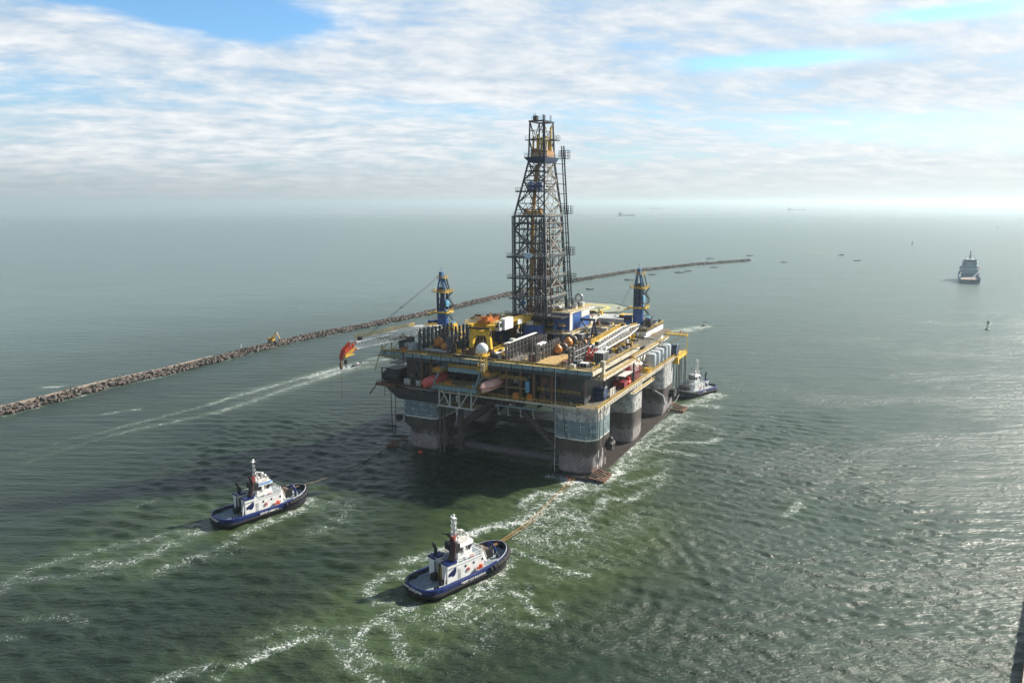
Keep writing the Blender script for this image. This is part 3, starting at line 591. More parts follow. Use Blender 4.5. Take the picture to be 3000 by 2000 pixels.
# outrigger platform over the right stern
A('outrigger', YEL, pf.mb().box(-3, 8.5, 92.5, 94.6, 36.7, 37.0).bar((1, 93.5, 33), (7.5, 93.5, 36.7), .3).bar((-2, 93.5, 36.6), (8.4, 93.5, 36.6), .4)
  .bar((8.3, 92.6, 36.7), (8.3, 92.6, 26), .16).bar((8.3, 94.5, 36.7), (8.3, 94.5, 26), .16).rail([(-2.6, 92.6, 37), (8.4, 92.6, 37), (8.4, 94.5, 37), (-2.6, 94.5, 37)]))
A('stair', YEL, pf.mb().stair((-2.2, 91.5, 33.6), (.4, 92, 37), .9, 8)); A('stair', YEL, pf.mb().stair((-3, 52, 33.6), (-3, 45, 38), .9, 10)); A('stair', GRY, pf.mb().stair((-45, -2, 29), (-42, 1.5, 35), .8, 12))
A('stair', STL, pf.mb().stair((-18, 2.4, 25), (-13, 2.4, 29), .9, 9))
# boat station: two stacked platforms bulging from the front
A('boat_station', OLV, pf.mb().box(-60.8, -41.8, -8.2, 1.5, 28.2, 29.0)); A('boat_station', OLV, pf.mb().prism([(-56, -3.8), (-42.5, -3.8), (-41.5, -2.6), (-41.5, 2), (-57, 2)], 34.3, 35.0))
A('boat_station_face', TEAL, pf.mb().box(-60.9, -41.7, -8.5, -8.22, 27.6, 29.05)); A('boat_station_face', TEAL, pf.mb().box(-56, -42.5, -4.0, -3.82, 33.6, 35.05))
q = pf.mb(); q.rail([(-60.5, 1, 29), (-60.5, -8, 29), (-53, -8, 29)], t=.1); q.rail([(-46, -8, 29), (-42, -8, 29), (-42, 1, 29)], t=.1); q.rail([(-57, 2, 35), (-56, -3.7, 35), (-42.5, -3.7, 35), (-41.6, -2.5, 35), (-41.6, 2, 35)], t=.1)
A('railing', YEL, q)
q = pf.mb()
for u in (-57.8, -53.2, -49.4, -44.4): q.bar((u, -7.6, 28.2), (u, -7.6, 21.4), .42)
q.bar((-57, -7.6, 28), (-53.4, -7.6, 21.6), .38); q.bar((-45, -7.6, 28), (-49.2, -7.6, 21.6), .38); q.bar((-58.6, -7.6, 21.4), (-43.5, -7.6, 21.4), .5)
for u in (-57.8, -44.4): q.bar((u, -7.6, 21.4), (u, -.5, 21.4), .36); q.bar((u, -7.6, 22), (u, -.5, 27.4), .3)
A('boat_station_truss', GRY, q); A('walkway', OLV, pf.mb().box(-58.4, -43.6, -7.2, -.6, 21.1, 21.4)); A('railing', RST, pf.mb().rail([(-58.2, -7.1, 21.4), (-43.8, -7.1, 21.4)]))
# access baskets on either side, above the boats
for u0, u1 in ((-62.4, -58.2), (-41.6, -37.6)):
    A('access_platform', OLV, pf.mb().box(u0 + .4, u1 - .4, -5.5, 6.5, 33.0, 33.3)); A('railing', YEL, pf.mb().rail([(u0 + .4, -5.4, 33.3), (u1 - .4, -5.4, 33.3), (u1 - .4, 6, 33.3), (u0 + .4, 6, 33.3)], t=.1, closed=True))
    A('control_stand', ORG_, pf.mb().cbox(((u0 + u1) / 2, -4.2, 34.1), (1.8, 1.5, 1.5), 0, .25))
A('control_stand', ORG_, pf.mb().cbox((-55, -5.6, 29.7), (2.2, 1.6, 1.4), 0, .3).tube([(-54, -6.5, 29.6), (-51.6, -7.4, 29.4)], .3).bar((-56.5, -6.8, 29), (-53, -6.8, 30.6), .25))
for u in (-59.4, -43): A('davit', TEAL, pf.mb().tube([(u, 1.5, 34.8), (u, -3, 34.6), (u + (.6 if u > -50 else -.6), -8.6, 29.4)], .32, 8).bar((u, -8.3, 29), (u, -8.6, 31), .5))
# ladder lines and pipes climbing the right face
q = pf.mb()
for v in (1.5, 5.4): q.tube([(1.35, v, 25), (1.2, v, 10.5)], .13, 6)
q.tube([(.9, 3.0, 24), (1.5, 6, 21), (1.3, 9.5, 23.8)], .1, 6); A('hose', ROPE, q)
# far-left winch mass above the left column
q = pf.mb(); q.cbox((-84.5, 5, 28), (6.5, 9, 5.5), 0, .8); q.tube([(-88.5, 2, 27.6), (-81.5, 2, 27.6)], 2.2, 14); q.tube([(-88, 9, 27.4), (-82, 9, 27.4)], 2.0, 14); q.bar((-88, -1, 25.5), (-88, -1, 31.5), .35).bar((-88, -1, 31.3), (-84, -1, 31.3), .3)
A('winch_house', BLK, q); A('catwalk', DKS, pf.mb().box(-85, -80, 0, 12, 33.2, 33.5).rail([(-84.8, .2, 33.5), (-84.8, 12, 33.5)]))
# front left arm under the crane boom
A('boom_rest', OLV, pf.mb().bar((-89.4, -1, 36.2), (-80, -1, 36.6), .7).bar((-89.2, -1, 36), (-90.5, -2, 30.2), .28).bar((-88.8, .5, 38), (-88.8, .5, 43), .35).bar((-84.2, .5, 38), (-84.2, .5, 43), .35).bar((-88.8, .5, 38.4), (-84.2, .5, 42.4), .25)
  .box(-90, -81, -1.4, 2.2, 42.8, 43.1).rail([(-90, -1.3, 43.1), (-85.6, -1.3, 43.1)]).rail([(-80.8, -1.3, 43.1), (-81, 2, 43.1)]).bar((-84.5, .3, 43.1), (-85.2, .3, 45.6), .35).bar((-79, .3, 43.1), (-78.4, .3, 45.6), .35).bar((-84, .3, 38.2), (-80, .3, 42.6), .28))
A('boom_rest', GRY, pf.mb().box(-12, -6.4, 28, 29.4, UZ, 39.4).cbox((-9, 28.7, 40.0), (3.6, .8, 1.2)).box(-10.5, -7.5, 26, 33, 37.3, 41).bar((-11.6, 28.7, 39.4), (-11.2, 28.7, 41.6), .4).bar((-6.8, 28.7, 39.4), (-7.0, 28.7, 41.6), .4))
# pipes, valves and cabinets fixed to the decks, each a part of its own
CLUT = {}
def clut(kind, m, mb, size): CLUT.setdefault(kind, []).append((size, m, mb))
zones = [(-29, -5, 74, 98, 60, 40.9), (-60, -31, 77, 99, 70, 43.4), (-13, -5, 54, 70, 30, 33.6), (-33, -26, 26, 44, 24), (-22, -13, 24, 44, 30), (-60, -54, 5, 30, 24), (-46, -38, 26, 36, 20), (-33, -13, 44, 70, 70), (-60, -50, 28, 75, 60), (-79, -62, 6, 96, 110), (-34, -12, 70, 84, 55), (-12, -3, 31, 70, 40), (-47, -38, 3, 34, 40), (-13, -2.5, 1.5, 12, 16), (-62, -34, 62, 78, 50)]
for u0, u1, v0, v1, n, *zz in zones:
    n = int(n * 1.5)
    z0 = zz[0] if zz else UZ
    for i in range(n):
        u, v = rr.uniform(u0, u1), rr.uniform(v0, v1); s_ = rr.uniform(.35, 1.2); mm_ = rr.choice((DKS, DKS, STL, RST, GRY, YEL, YEL, GYB)); q = pf.mb(); kd = rr.random(); big = s_ + max(0, (60 - v) / 60)
        if kd < .5:
            w_, d_ = s_ * rr.uniform(.8, 2.4), s_ * rr.uniform(.8, 2); q.cbox((u, v, z0 + s_ * .7), (w_, d_, s_ * 1.4)); q.cbox((u, v, z0 + s_ * 1.46), (w_ * .6, d_ * .5, s_ * .12)); clut('machine_box', mm_, q, big)
        elif kd < .7: clut('standpipe', mm_, q.tube([(u, v, z0), (u, v, z0 + s_ * 3), (u + rr.uniform(-2, 2), v + rr.uniform(-2, 2), z0 + s_ * 3)], .16, 6), big)
        elif kd < .85: clut('pressure_vessel', mm_, q.tube([(u, v, z0 + .5), (u, v + .2, z0 + .5), (u, v + s_ * 3.3, z0 + .5), (u, v + s_ * 3.5, z0 + .5)], [s_ * .25, s_ * .45, s_ * .45, s_ * .25], 10), big)
        else: clut('pipe_run', mm_, q.tube([(u, v, z0 + .7), (u + rr.uniform(-7, 7), v, z0 + .7), (u + rr.uniform(-7, 7), v + 4, z0 + .9)], .13, 6), big)
for i in range(40):
    u, v = rr.uniform(-32, -4), rr.uniform(46, 82); L_ = rr.uniform(3, 8); q = pf.mb()
    clut('guard_rail', YEL, q.rail([(u, v, UZ), (u, v + L_, UZ)] if i % 2 else [(u, v, UZ), (u + L_ * .7, v, UZ)], t=.12, h=rr.choice((1.2, 1.2, 2.6))), L_)
for i in range(18):
    u, v = rr.uniform(-62, -50), rr.uniform(26, 70); clut('guard_rail', YEL, pf.mb().rail([(u, v, UZ + 2), (u, v + 5, UZ + 2)], t=.13).bar((u, v, UZ), (u, v, UZ + 2), .14).bar((u, v + 5, UZ), (u, v + 5, UZ + 2), .14), 4)
for i in range(90):      # gear along the recess between the decks
    u = rr.uniform(-79, -6); v = 2.2 if u > -22 or u < -63 else rr.uniform(4, 11); s_ = rr.uniform(.5, 1.5); z = LZ + rr.choice((0, 0, 0, 3.4, 6.4))
    clut('machine_box', rr.choice((DKS, GYB, GRY, RST, GYB, DKS)), pf.mb().cbox((u, v, z + s_ * .8), (s_ * rr.uniform(.7, 2), s_ * 1.1, s_ * 1.6)), s_ + 1)
for i in range(46):
    u = rr.uniform(-78, -6); v = 1.6 if u > -22 or u < -63 else rr.uniform(3, 10); z = rr.uniform(26, 33)
    clut('standpipe', rr.choice((DKS, GYB, RST)), pf.mb().tube([(u, v, LZ), (u, v, z), (u + rr.uniform(-3, 3), v, z), (u + rr.uniform(-3, 3), v + 1, 36)], rr.uniform(.1, .28), 6), 1.4)
for kind, L_ in CLUT.items():
    L_.sort(key=lambda t: -t[0])
    for sz, m_, q in L_[:96]: A(kind, m_, q)
    rest = L_[96:]
    if rest:
        ms = []; q = MB(); mi = []
        for sz, m_, x in rest:
            if m_ not in ms: ms.append(m_)
            b_ = len(q.v); q.v += x.v; q.f += [tuple(b_ + i for i in f) for f in x.f]; q.sm += x.sm; mi += [ms.index(m_)] * len(x.f)
        o = A(kind, ms, q); o.data.polygons.foreach_set('material_index', mi); o['kind'] = 'stuff'
# low masses around the middle of the deck that carry the drill floor
A('substructure', DKS, (lambda m_: [m_.box(u, u + 1, v, v + 1, UZ, 49.4) for u in (-50.5, -44, -37) for v in (37, 48, 60)] and m_)(pf.mb()).truss((-50, 37.5, 38.5), (-36.5, 37.5, 38.5), (-50, 37.5, 49), (-36.5, 37.5, 49), 4, .45).truss((-36.5, 37.5, 38.5), (-36.5, 60, 38.5), (-36.5, 37.5, 49), (-36.5, 60, 49), 6, .4))
A('drill_floor', DKS, pf.mb().box(-53, -28, 36.4, 66, 49.2, 49.9)); A('railing', GRY, pf.mb().rail([(-53, 36.5, 49.9), (-37, 36.5, 49.9)]))
A('bulkhead', DKS, pf.mb().box(-49, -38, 44, 60, UZ, 48)); A('bulkhead', DBL, pf.mb().box(-58, -52, 34, 40, UZ, 45.5))
A('stack_pipe', RST, pf.mb().tube([(-43.2, 38.6, UZ), (-43.2, 38.6, 47), (-43.4, 40.2, 53)], [1.75, 1.7, 1.4], 16))
A('walkway', YEL, pf.mb().box(-46.8, -45, 10, 26, UZ + .9, UZ + 1.05).rail([(-46.8, 10, UZ + 1.05), (-46.8, 26, UZ + 1.05)]))
q = pf.mb()
for i in range(9): q.tube([(-45.6 + .36 * i, 7 + i * .4, UZ + .8), (-47.4 + .4 * i, 24 + (i % 3), UZ + .8)], .16, 6)
A('pipe_run', GRY, q); q = pf.mb()
for i in range(5): q.tube([(-76 + .0 * i, 5.4 + .9 * i, UZ + .55), (-62, 5.4 + .9 * i, UZ + .55)], .2, 6)
A('pipe_run', GRY, q)
# drum of anchor chain hooks hanging under the right stern platform
q = pf.mb()
def hang(u, v, z, u2, v2, n=9):
    P = []
    for i in range(n + 1):
        t = i / n; P.append((u + (u2 - u) * t, v + (v2 - v) * t, 23.4 - (23.4 - z) * (1 - abs(2 * t - 1) ** 7)))
    return P
for (u, v, z, u2, v2) in ((.2, 103.5, 6.5, 1.0, 106.4), (1.0, 106.6, 5, 1.2, 109), (1.4, 109.6, 7.5, 1.4, 111.6), (1.8, 112, 6, 2.2, 116)): q.tube(hang(u, v, z, u2, v2, 24), .14, 6)
q.tube([(2.4, 117, 23.4), (2.5, 117.2, 8)], .22, 6); A('mooring_line', ROPE, q)
q = pf.mb(); q.tube([(-84.5 + 2.2 * i / 12, -.4, 24 - 19 * (1 - abs(2 * i / 12 - 1) ** 6)) for i in range(13)], .15, 6); q.tube([(-86.5, -1.5, 24), (-86.5, -1.5, 20)], .12, 5)
A('mooring_line', ROPE, q)
q = pf.mb(); q.tube([(-14.2, -1.6, 38), (-14.2, -1.6, 2), (-13.6, -3.2, .4), (-7, -5, .35)], .11, 6); A('mooring_line', GRY, q); q = pf.mb(); q.tube([(-11.5, -.5, 24), (-11, -.4, 15), (-10, -.4, 13)], .12, 6); A('mooring_line', ROPE, q)
# ================================================================ things standing on the platform
# ---- drilling derrick
D = T('drilling_derrick', 'tall tapering steel lattice drilling derrick rising from the middle of the platform', 'derrick', (-42, 48.5, 49.9))
LV = [(49.9, -49.2, -35.2, 38, 58.5), (89.3, -49.6, -36.6, 38, 55.6), (110.3, -45.2, -38.4, 41.6, 51.8), (125.8, -44.8, -38.8, 42, 50.8)]
def dcor(z):
    for a, b in zip(LV, LV[1:]):
        if z <= b[0] + .01:
            f = (z - a[0]) / (b[0] - a[0]); u0, u1, v0, v1 = (a[i] + (b[i] - a[i]) * f for i in range(1, 5)); break
    return [Vector((u0, v0, z)), Vector((u1, v0, z)), Vector((u1, v1, z)), Vector((u0, v1, z))]
DM = mat('derrick_sunlit_steel', (.26, .235, .20), .5, .2, wear=.2); DMD = mat('derrick_dark_and_shaded_steel', (.026, .032, .042), .45, .2, wear=.15)
zs = [49.9, 57.2, 64.4, 72.8, 78.6, 84, 89.3, 94.2, 99.0, 103.2, 106.8, 110.3]
for i in range(4):
    q = D.mb()
    for a, b in zip((49.9, 89.3, 110.3), (89.3, 110.3, 125.8)): q.bar(dcor(a)[i], dcor(b)[i], .82 if a < 60 else .66 if a < 100 else .5)
    if i in (0, 1):
        for dx, dy in ((1.9, .5), (-1.7, 1.4)): q.bar(dcor(49.9)[i] + Vector((dx, dy, 0)), dcor(89.3)[i] + Vector((dx, dy, 0)), .38)
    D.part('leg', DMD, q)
def face(i, j, m, nm, thick):
    q = D.mb()
    for n, (a, b) in enumerate(zip(zs, zs[1:])):
        p, r = dcor(a), dcor(b); t = thick if a < 88 else thick * .8
        q.bar(r[i], r[j], t)
        if n % 2 == 0: mid = (p[i] + p[j]) / 2; q.bar(mid, r[i], t); q.bar(mid, r[j], t); q.bar(p[i], p[j], t)
        else:
            mid = (r[i] + r[j]) / 2; q.bar(p[i], mid, t); q.bar(p[j], mid, t)
        m2 = (p[i] + r[i]) / 2; m3 = (p[j] + r[j]) / 2; q.bar(m2, m3, t * .6)
        for f in (.25, .75): q.bar(p[i].lerp(p[j], f), r[i].lerp(r[j], .5 if n % 2 == 0 else f), t * .5)
    for a, b in ((110.3, 119), (119, 125.8)):
        p, r = dcor(a), dcor(b); q.bar(r[i], r[j], .45); q.bar((p[i] + p[j]) / 2, r[i], .25); q.bar((p[i] + p[j]) / 2, r[j], .25); q.bar((p[i] + r[i]) / 2, (p[j] + r[j]) / 2, .2)
    return D.part(nm, m, q)
for i, j, m in ((0, 1, DMD), (1, 2, DM), (2, 3, DM), (3, 0, DMD)): face(i, j, m, 'lattice_face', .44)  # sun-side faces painted in paler steel, shade-side faces in dark
# inner gates, stacked pipe and guide rails
q = D.mb()
for u in (-46.6, -41.2, -38.8): q.bar((u, 44, 49.9), (u, 44, 88), .5); q.bar((u, 52, 49.9), (u, 52, 88), .4)
q.bar((-48.4, 38.6, 52), (-42, 40.5, 64), .55); q.bar((-41.8, 40.5, 64), (-37.6, 38.4, 50), .7); D.part('inner_frame', DMD, q)
rr = random.Random(11); q = D.mb(); q2 = D.mb()
for i in range(34):
    u, v = rr.uniform(-44.5, -37.5), rr.uniform(44, 55); q.tube([(u, v, 50), (u + .2, v, rr.uniform(66, 79))], .2, 5)
D.part('pipe_stand', RST, q, None)
D.part('winch_box', mat('maroon_panel', (.10, .02, .025), .6), D.mb().box(-48.6, -45.8, 39, 42, 60.5, 65).box(-48.8, -45.6, 39, 43, 74.0, 76.0).box(-48.4, -45.8, 39, 42, 66, 69.4))
D.part('travelling_column', mat('ochre_column', (.36, .20, .03), .5, wear=.45), D.mb().tube([(-46, 46, 50), (-45.2, 46, 90), (-43.4, 46, 109.5)], .8, 12))
D.part('lift_pipe', BLU, D.mb().tube([(-39.2, 43, 60), (-39.0, 43, 88)], .3, 6).ball((-45.6, 38.4, 54.6), .9))
# railed service platforms
def plat(z, ext, m=DMD, th=.4, rail=True, frame=True, grow=.5):
    c = dcor(z); u0, u1, v0, v1 = c[0].x - grow, c[1].x + grow, c[0].y - grow, c[2].y + grow
    q = D.mb(); wd = 1.3
    q.box(u0 - ext[0], u1 + ext[1], v0 - ext[2], v0 + wd, z - th, z).box(u0 - ext[0], u0 + wd, v0 + wd, v1, z - th, z).box(u1 - wd, u1 + ext[1], v0 + wd, v1, z - th, z).box(u0, u1, v1 - wd, v1 + ext[3], z - th + .01, z - .01)
    pt = D.part('platform', m, q)
    if rail: MB(D.at).rail([(u0 - ext[0], v0 - ext[2], z), (u1 + ext[1], v0 - ext[2], z), (u1 + ext[1], v1 + ext[3], z), (u0 - ext[0], v1 + ext[3], z)], h=1.3, step=1.5, t=.09, closed=True).build('railing', GRY, pt)
    return pt
plat(56.3, (2.2, 0, 0, 0)); plat(64.6, (2.6, 0, .4, 0)); plat(73.3, (2.6, .4, .8, 0), th=.7); plat(89.2, (0, 0, .2, 0)); plat(86.4, (0, 0, 0, 0), rail=False)
D.part('platform', DMD, D.mb().box(-50.2, -38.2, 40.0, 42.2, 98.6, 99.2).rail([(-50.2, 40, 99.2), (-46, 40, 99.2)], h=1.3, t=.09).rail([(-50.2, 42.2, 99.2), (-50.2, 40, 99.2)], h=1.3, t=.09))
# waist tray
P0 = [(-44.6, 41.3), (-38, 41.3), (-38, 52), (-44.6, 52)]; P1 = [(-46.4, 40.0), (-37.2, 40.0), (-37.2, 53.6), (-46.4, 53.6)]
tr = D.part('waist_platform', DBL, D.mb().prism(P0, 110.0, 111.9, P1).prism(P1, 111.9, 112.2)); MB(D.at).rail([(x, y, 112.2) for x, y in P1], h=1.4, step=1.6, t=.09, closed=True).build('railing', GRY, tr)
D.part('platform', DMD, D.mb().box(-46.6, -43.2, 41.4, 43.2, 118.6, 118.95).box(-40, -36.6, 46.5, 53.4, 118.9, 119.25).rail([(-46.6, 41.5, 118.95), (-43.2, 41.5, 118.95)], h=1.6, t=.09).rail([(-36.7, 46.5, 119.25), (-36.7, 53.4, 119.25), (-40, 53.4, 119.25)], h=1.6, t=.09))
q = D.mb()
for u, v, a, b in ((-44.2, 44, 113, 120.2), (-42.4, 44, 113, 121), (-41.2, 45, 113, 120), (-39.6, 46, 113, 120.4), (-38.9, 49, 113, 124), (-40.2, 50, 113, 120)): q.tube([(u, v, a), (u, v, b)], .42, 10)
D.part('compensator_cylinder', YLG, q)
D.part('crown_sheaves', mat('orange_sheaves', (.35, .16, .03), .5, wear=.5), D.mb().box(-44.8, -41.4, 42.5, 47, 112.2, 114.2).box(-40.6, -37.8, 43, 50, 112.2, 114.6).tube([(-44.6, 44, 114.8), (-42, 44, 114.8)], .9, 12))
D.part('block_beam', mat('orange_yellow_beam', (.45, .22, .02), .5, wear=.4), D.mb().box(-46.2, -38.6, 39.2, 40.8, 89.7, 91.3).box(-46.0, -44.6, 39, 41, 91.3, 92.2).box(-40, -38.8, 39.2, 41, 91.3, 92.4).tube([(-42.2, 40, 89.7), (-42.2, 40, 87)], .5, 8))
q = D.mb()
for j in range(4): q.tube([(-45.2, 40.9, 99.7 + j * .8), (-38.9, 40.9, 99.7 + j * .8)], .36, 10)
for u in (-44, -40.4): q.box(u, u + .4, 40.5, 41.4, 99.2, 103)
D.part('blue_bottle_rack', BLU, q); D.part('racking_fingers', DKS, D.mb().box(-38.4, -37.6, 43, 50, 101.6, 102).box(-38.6, -37.6, 43, 50, 99.4, 99.8).box(-38.6, -37.6, 44, 50, 100.5, 100.9))
D.part('crown_frame', DMD, D.mb().box(-45.2, -38.4, 41.6, 42.3, 125.6, 126.2).box(-45.2, -38.4, 50.5, 51.2, 125.6, 126.2).box(-45.2, -44.5, 42.3, 50.5, 125.6, 126.2).box(-39.1, -38.4, 42.3, 50.5, 125.6, 126.2)
  .tube([(-39, 42, 111), (-39.2, 42.2, 128.2)], .28, 6).tube([(-38.5, 42.6, 111), (-38.8, 42.8, 128.1)], .22, 6).box(-43.6, -42, 42.2, 44, 126.2, 128).rail([(-44, 42, 126.2), (-40, 42, 126.2)], h=1.3, t=.08).tube([(-43.6, 43, 126), (-43.6, 43, 129)], .1, 5).tube([(-42.9, 43, 126), (-42.9, 43, 129)], .1, 5).tube([(-38.4, 48, 126), (-38.4, 48, 128.4)], .12, 5).tube([(-38.4, 47, 126), (-38.4, 47, 128.2)], .12, 5))
# outer ladder trunk with rest cages
q = D.mb(); a, b = Vector((-33.6, 60, 50)), Vector((-38.3, 60, 117.4))
for dx in (-.55, .55): q.bar(a + Vector((dx, 0, 0)), b + Vector((dx, 0, 0)), .36)
for i in range(56): c = a.lerp(b, i / 56); q.bar(c + Vector((-.5, 0, 0)), c + Vector((.5, 0, 0)), .14)
q.bar(a + Vector((0, .9, 0)), b + Vector((0, .9, 0)), .3)
for z in (54, 58, 62, 66, 70, 74, 78, 82, 86, 90, 94, 98, 102, 106, 110): c = a.lerp(b, (z - 50) / 67.4); q.bar(c, dcor(z)[2], .3)
t_ = D.part('ladder_trunk', DMD, q)
for z in (62, 73, 90, 112.4):
    c = a.lerp(b, (z - 50) / 67.4) + Vector((1.3, 0, 0)); MB(D.at).box(c.x - 3, c.x + 1.2, 59, 61.2, z - .2, z).rail([(c.x - 3, 59, z), (c.x + 1.2, 59, z), (c.x + 1.2, 61.2, z), (c.x - 3, 61.2, z)], h=3.2, step=1.2, t=.11, mid=3, closed=True).build('rest_cage', DMD, t_)
D.part('name_board', BLL, D.mb()); bpy.data.objects.remove(D.o.children[-1])
sg = mat('pale_blue_sign', (.42, .55, .68), .5, wear=.1)
hx = [(-44.9, 73.9), (-43.9, 74.9), (-41.7, 74.9), (-40.7, 73.9), (-41.7, 72.8), (-43.9, 72.8)]
D.part('sign_board', sg, (lambda m_: m_._add([(u, 36.35, z) for u, z in hx] + [(u, 36.55, z) for u, z in hx], [(0, 1, 2, 3, 4, 5), (11, 10, 9, 8, 7, 6)] + [(i, 6 + i, 6 + (i + 1) % 6, (i + 1) % 6) for i in range(6)]))(D.mb()))
q = D.mb()
for i in range(14): u, v = rr.uniform(-48, -37), rr.uniform(39, 56); q.bar((u, v, 88), (u + rr.uniform(-2, 2), v, 50), .1)
for i in range(5): q.bar((-42.5 + .3 * i, 45, 112), (-42.6 + .1 * i, 45, 92), .07)
D.part('wire', ROPE, q)
# ---- blue drill-floor house
B = T('equipment_house', 'blue and white streaked equipment house with railed roof beside the derrick', 'deckhouse', (-31.5, 56, 42.9))
h = B.part('walls', BLU, B.mb().box(-35.6, -27.8, 44, 66.5, 43, 50.3)); B.part('peeled_panel', OFFW, B.mb().box(-27.79, -27.66, 44.2, 47, 43.4, 50.2)); B.part('peeled_panel', OFFW, B.mb().box(-27.79, -27.66, 57, 66.3, 47.4, 50.2))
B.part('roof_edge', CRM, B.mb().box(-36, -27.4, 43.6, 67, 50.3, 51.0)); B.part('railing', YEL, B.mb().rail([(-35.9, 43.7, 51), (-27.5, 43.7, 51), (-27.5, 66.9, 51)], t=.11))
B.part('skirt_walkway', CRM, B.mb().box(-37.5, -25.4, 40.8, 43.9, 42.3, 42.9).box(-27.7, -25.4, 43.9, 64, 42.3, 42.9)); B.part('railing', YEL, B.mb().rail([(-37.4, 40.9, 42.9), (-25.5, 40.9, 42.9), (-25.5, 63.8, 42.9)], t=.11))
q = B.mb()
for v in (41.4, 52, 63): q.bar((-26, v, 38), (-26, v, 42.3), .3); q.bar((-26, v, 39), (-28.5, v, 42.3), .22)
q.bar((-36.5, 41.4, 38), (-36.5, 41.4, 42.3), .3).bar((-31, 41.4, 38), (-29, 41.4, 42.3), .2); B.part('support_post', GRY, q)
B.part('blue_column', mat('mid_blue', (.03, .13, .33), .45, wear=.25), B.mb().tube([(-33.5, 42.6, 38), (-33.5, 42.6, 46)], .75, 12).tube([(-30, 42.8, 38), (-30, 42.8, 45)], .65, 12))
B.part('cage_basket', YEL, B.mb().box(-36.6, -34, 41.4, 43, 45.6, 45.8).rail([(-36.6, 41.4, 45.8), (-34, 41.4, 45.8), (-34, 43, 45.8)]).box(-31.4, -29, 41.4, 43, 45.6, 45.8).rail([(-31.4, 41.4, 45.8), (-29, 41.4, 45.8)]))
q = B.mb()
for u, v, ht, sp in ((-33.2, 56, 54, 2.4), (-30.6, 58, 55.5, 2.6)):
    q.tube([(u, v, 51)] + [(u + sp / 2 - sp / 2 * math.cos(R(x)), v, ht + sp / 2 * math.sin(R(x))) for x in range(0, 181, 20)] + [(u + sp, v, ht - 1.4)], .55, 12)
B.part('gooseneck_vent', mat('galvanised_duct', (.36, .38, .39), .4, .4, wear=.15), q)
B.part('roof_unit', GRY, B.mb().box(-31.2, -29.4, 55, 57, 51, 53).box(-30, -28.4, 60, 62.5, 51, 53.2).cbox((-34.4, 48, 52), (2, 2.4, 2))); B.part('roof_unit', DKS, B.mb().box(-32.6, -30.2, 59, 62.5, 51, 54).cbox((-33, 46.5, 51.6), (2.4, 1.6, 1.2)).tube([(-35, 45, 51.6), (-29, 45.4, 51.4)], .2, 6))
# cantilever dark frame on the house side
T('pipe_gantry', 'dark blue A-frame trestle standing against the side of the blue house', 'trestle', (-25.2, 58, UZ)).part('frame', DBL, MB((-25.2, 58, UZ)).bar((-28, 57, 46.6), (-21.6, 57, 46.6), .9).bar((-22, 57, 46.6), (-20.6, 57, 38), .5).bar((-22, 57, 46.6), (-23.4, 57, 38), .5).bar((-21.5, 57, 42), (-23, 57, 42), .3).bar((-27.4, 57, 46), (-25.8, 57, 43.4), .5))
# blue tank
k_ = T('storage_tank', 'tall ribbed blue tank standing in front of the derrick base', 'tank', (-39.6, 35.8, UZ))
q = k_.mb(); q.box(-43, -36.2, 33.2, 38.2, UZ, 46.4)
for u in np.arange(-42.6, -36.2, .8): q.box(u, u + .28, 33.0, 33.2, 38.2, 46.2)
k_.part('shell', BLU, q); k_.part('top_box', WHT, k_.mb().box(-42.4, -40.2, 34, 36.4, 46.4, 47.8)); k_.part('railing', YEL, k_.mb().rail([(-43, 33.2, 46.4), (-36.2, 33.2, 46.4)]))
# ---- yellow gantry crane
G = T('gantry_crane', 'yellow gantry crane with a white cabinet spanning the pipe deck', 'gantry crane', (-50, 22, UZ))
def gu(u, v): return u + 3.6 * (v - 9) / 27.5
for u in (-53.4, -46.0):
    sg_ = -1 if u < -50 else 1; q = G.mb(); a, b = (gu(u, 8.2), 8.2), (gu(u, 37), 37)
    q.bar((*a, 48.4), (*b, 48.4), 1.5, 2.0); g = G.part('beam', YLG, q)
    MB(G.at).bar((a[0] + sg_ * .75, a[1], 49.52), (b[0] + sg_ * .75, b[1], 49.52), 2.6, .16).rail([(a[0] + sg_ * 2.0, a[1], 49.6), (b[0] + sg_ * 2.0, b[1], 49.6)], h=1.5, step=1.4, t=.14).build('walkway', YEL, g)
G.part('end_beam', YLG, G.mb().box(-53.4, -45.4, 8.0, 10.2, 45.6, 47.38)); G.part('end_beam', RST, G.mb().box(-50.2, -42.0, 35.5, 37.2, 46.2, 47.38))
q = G.mb(); q.tube([(-54.2, 7.6, 45.8), (-54.2, 7.6, 47.8), (-53.6, 7.6, 48.4), (-45.2, 7.6, 48.4), (-44.6, 7.6, 47.8), (-44.6, 7.6, 45.6)], .3, 8); G.part('hose_loop', BLK, q)
for (u, v), (u2, v2), m in (((-52.6, 9, ), (-53.0, 8.2), YLG), ((-46.2, 9), (-44.9, 8.2), YLG), ((-49.2, 36.4), (-50.0, 37), RST), ((-42.8, 36.4), (-41.4, 37.4), YLG)):
    q = G.mb(); w0, w1 = 1.0, .62
    q._add([(u2 - w1, v2 - .7, 40.6 if v < 20 else 38.5), (u2 + w1, v2 - .7, 40.6 if v < 20 else 38.5), (u2 + w1, v2 + .7, 40.6 if v < 20 else 38.5), (u2 - w1, v2 + .7, 40.6 if v < 20 else 38.5), (u - w0, v - .8, 46.4), (u + w0, v - .8, 46.4), (u + w0, v + .8, 46.4), (u - w0, v + .8, 46.4)], [(3, 2, 1, 0), (4, 5, 6, 7), (0, 1, 5, 4), (1, 2, 6, 5), (2, 3, 7, 6), (3, 0, 4, 7)])
    lg = G.part('leg', m, q); MB(G.at).cbox((u2, v2, 39.4), (2.0, 1.9, 2.7), 0, .2).build('wheel_bogie', RST, lg)
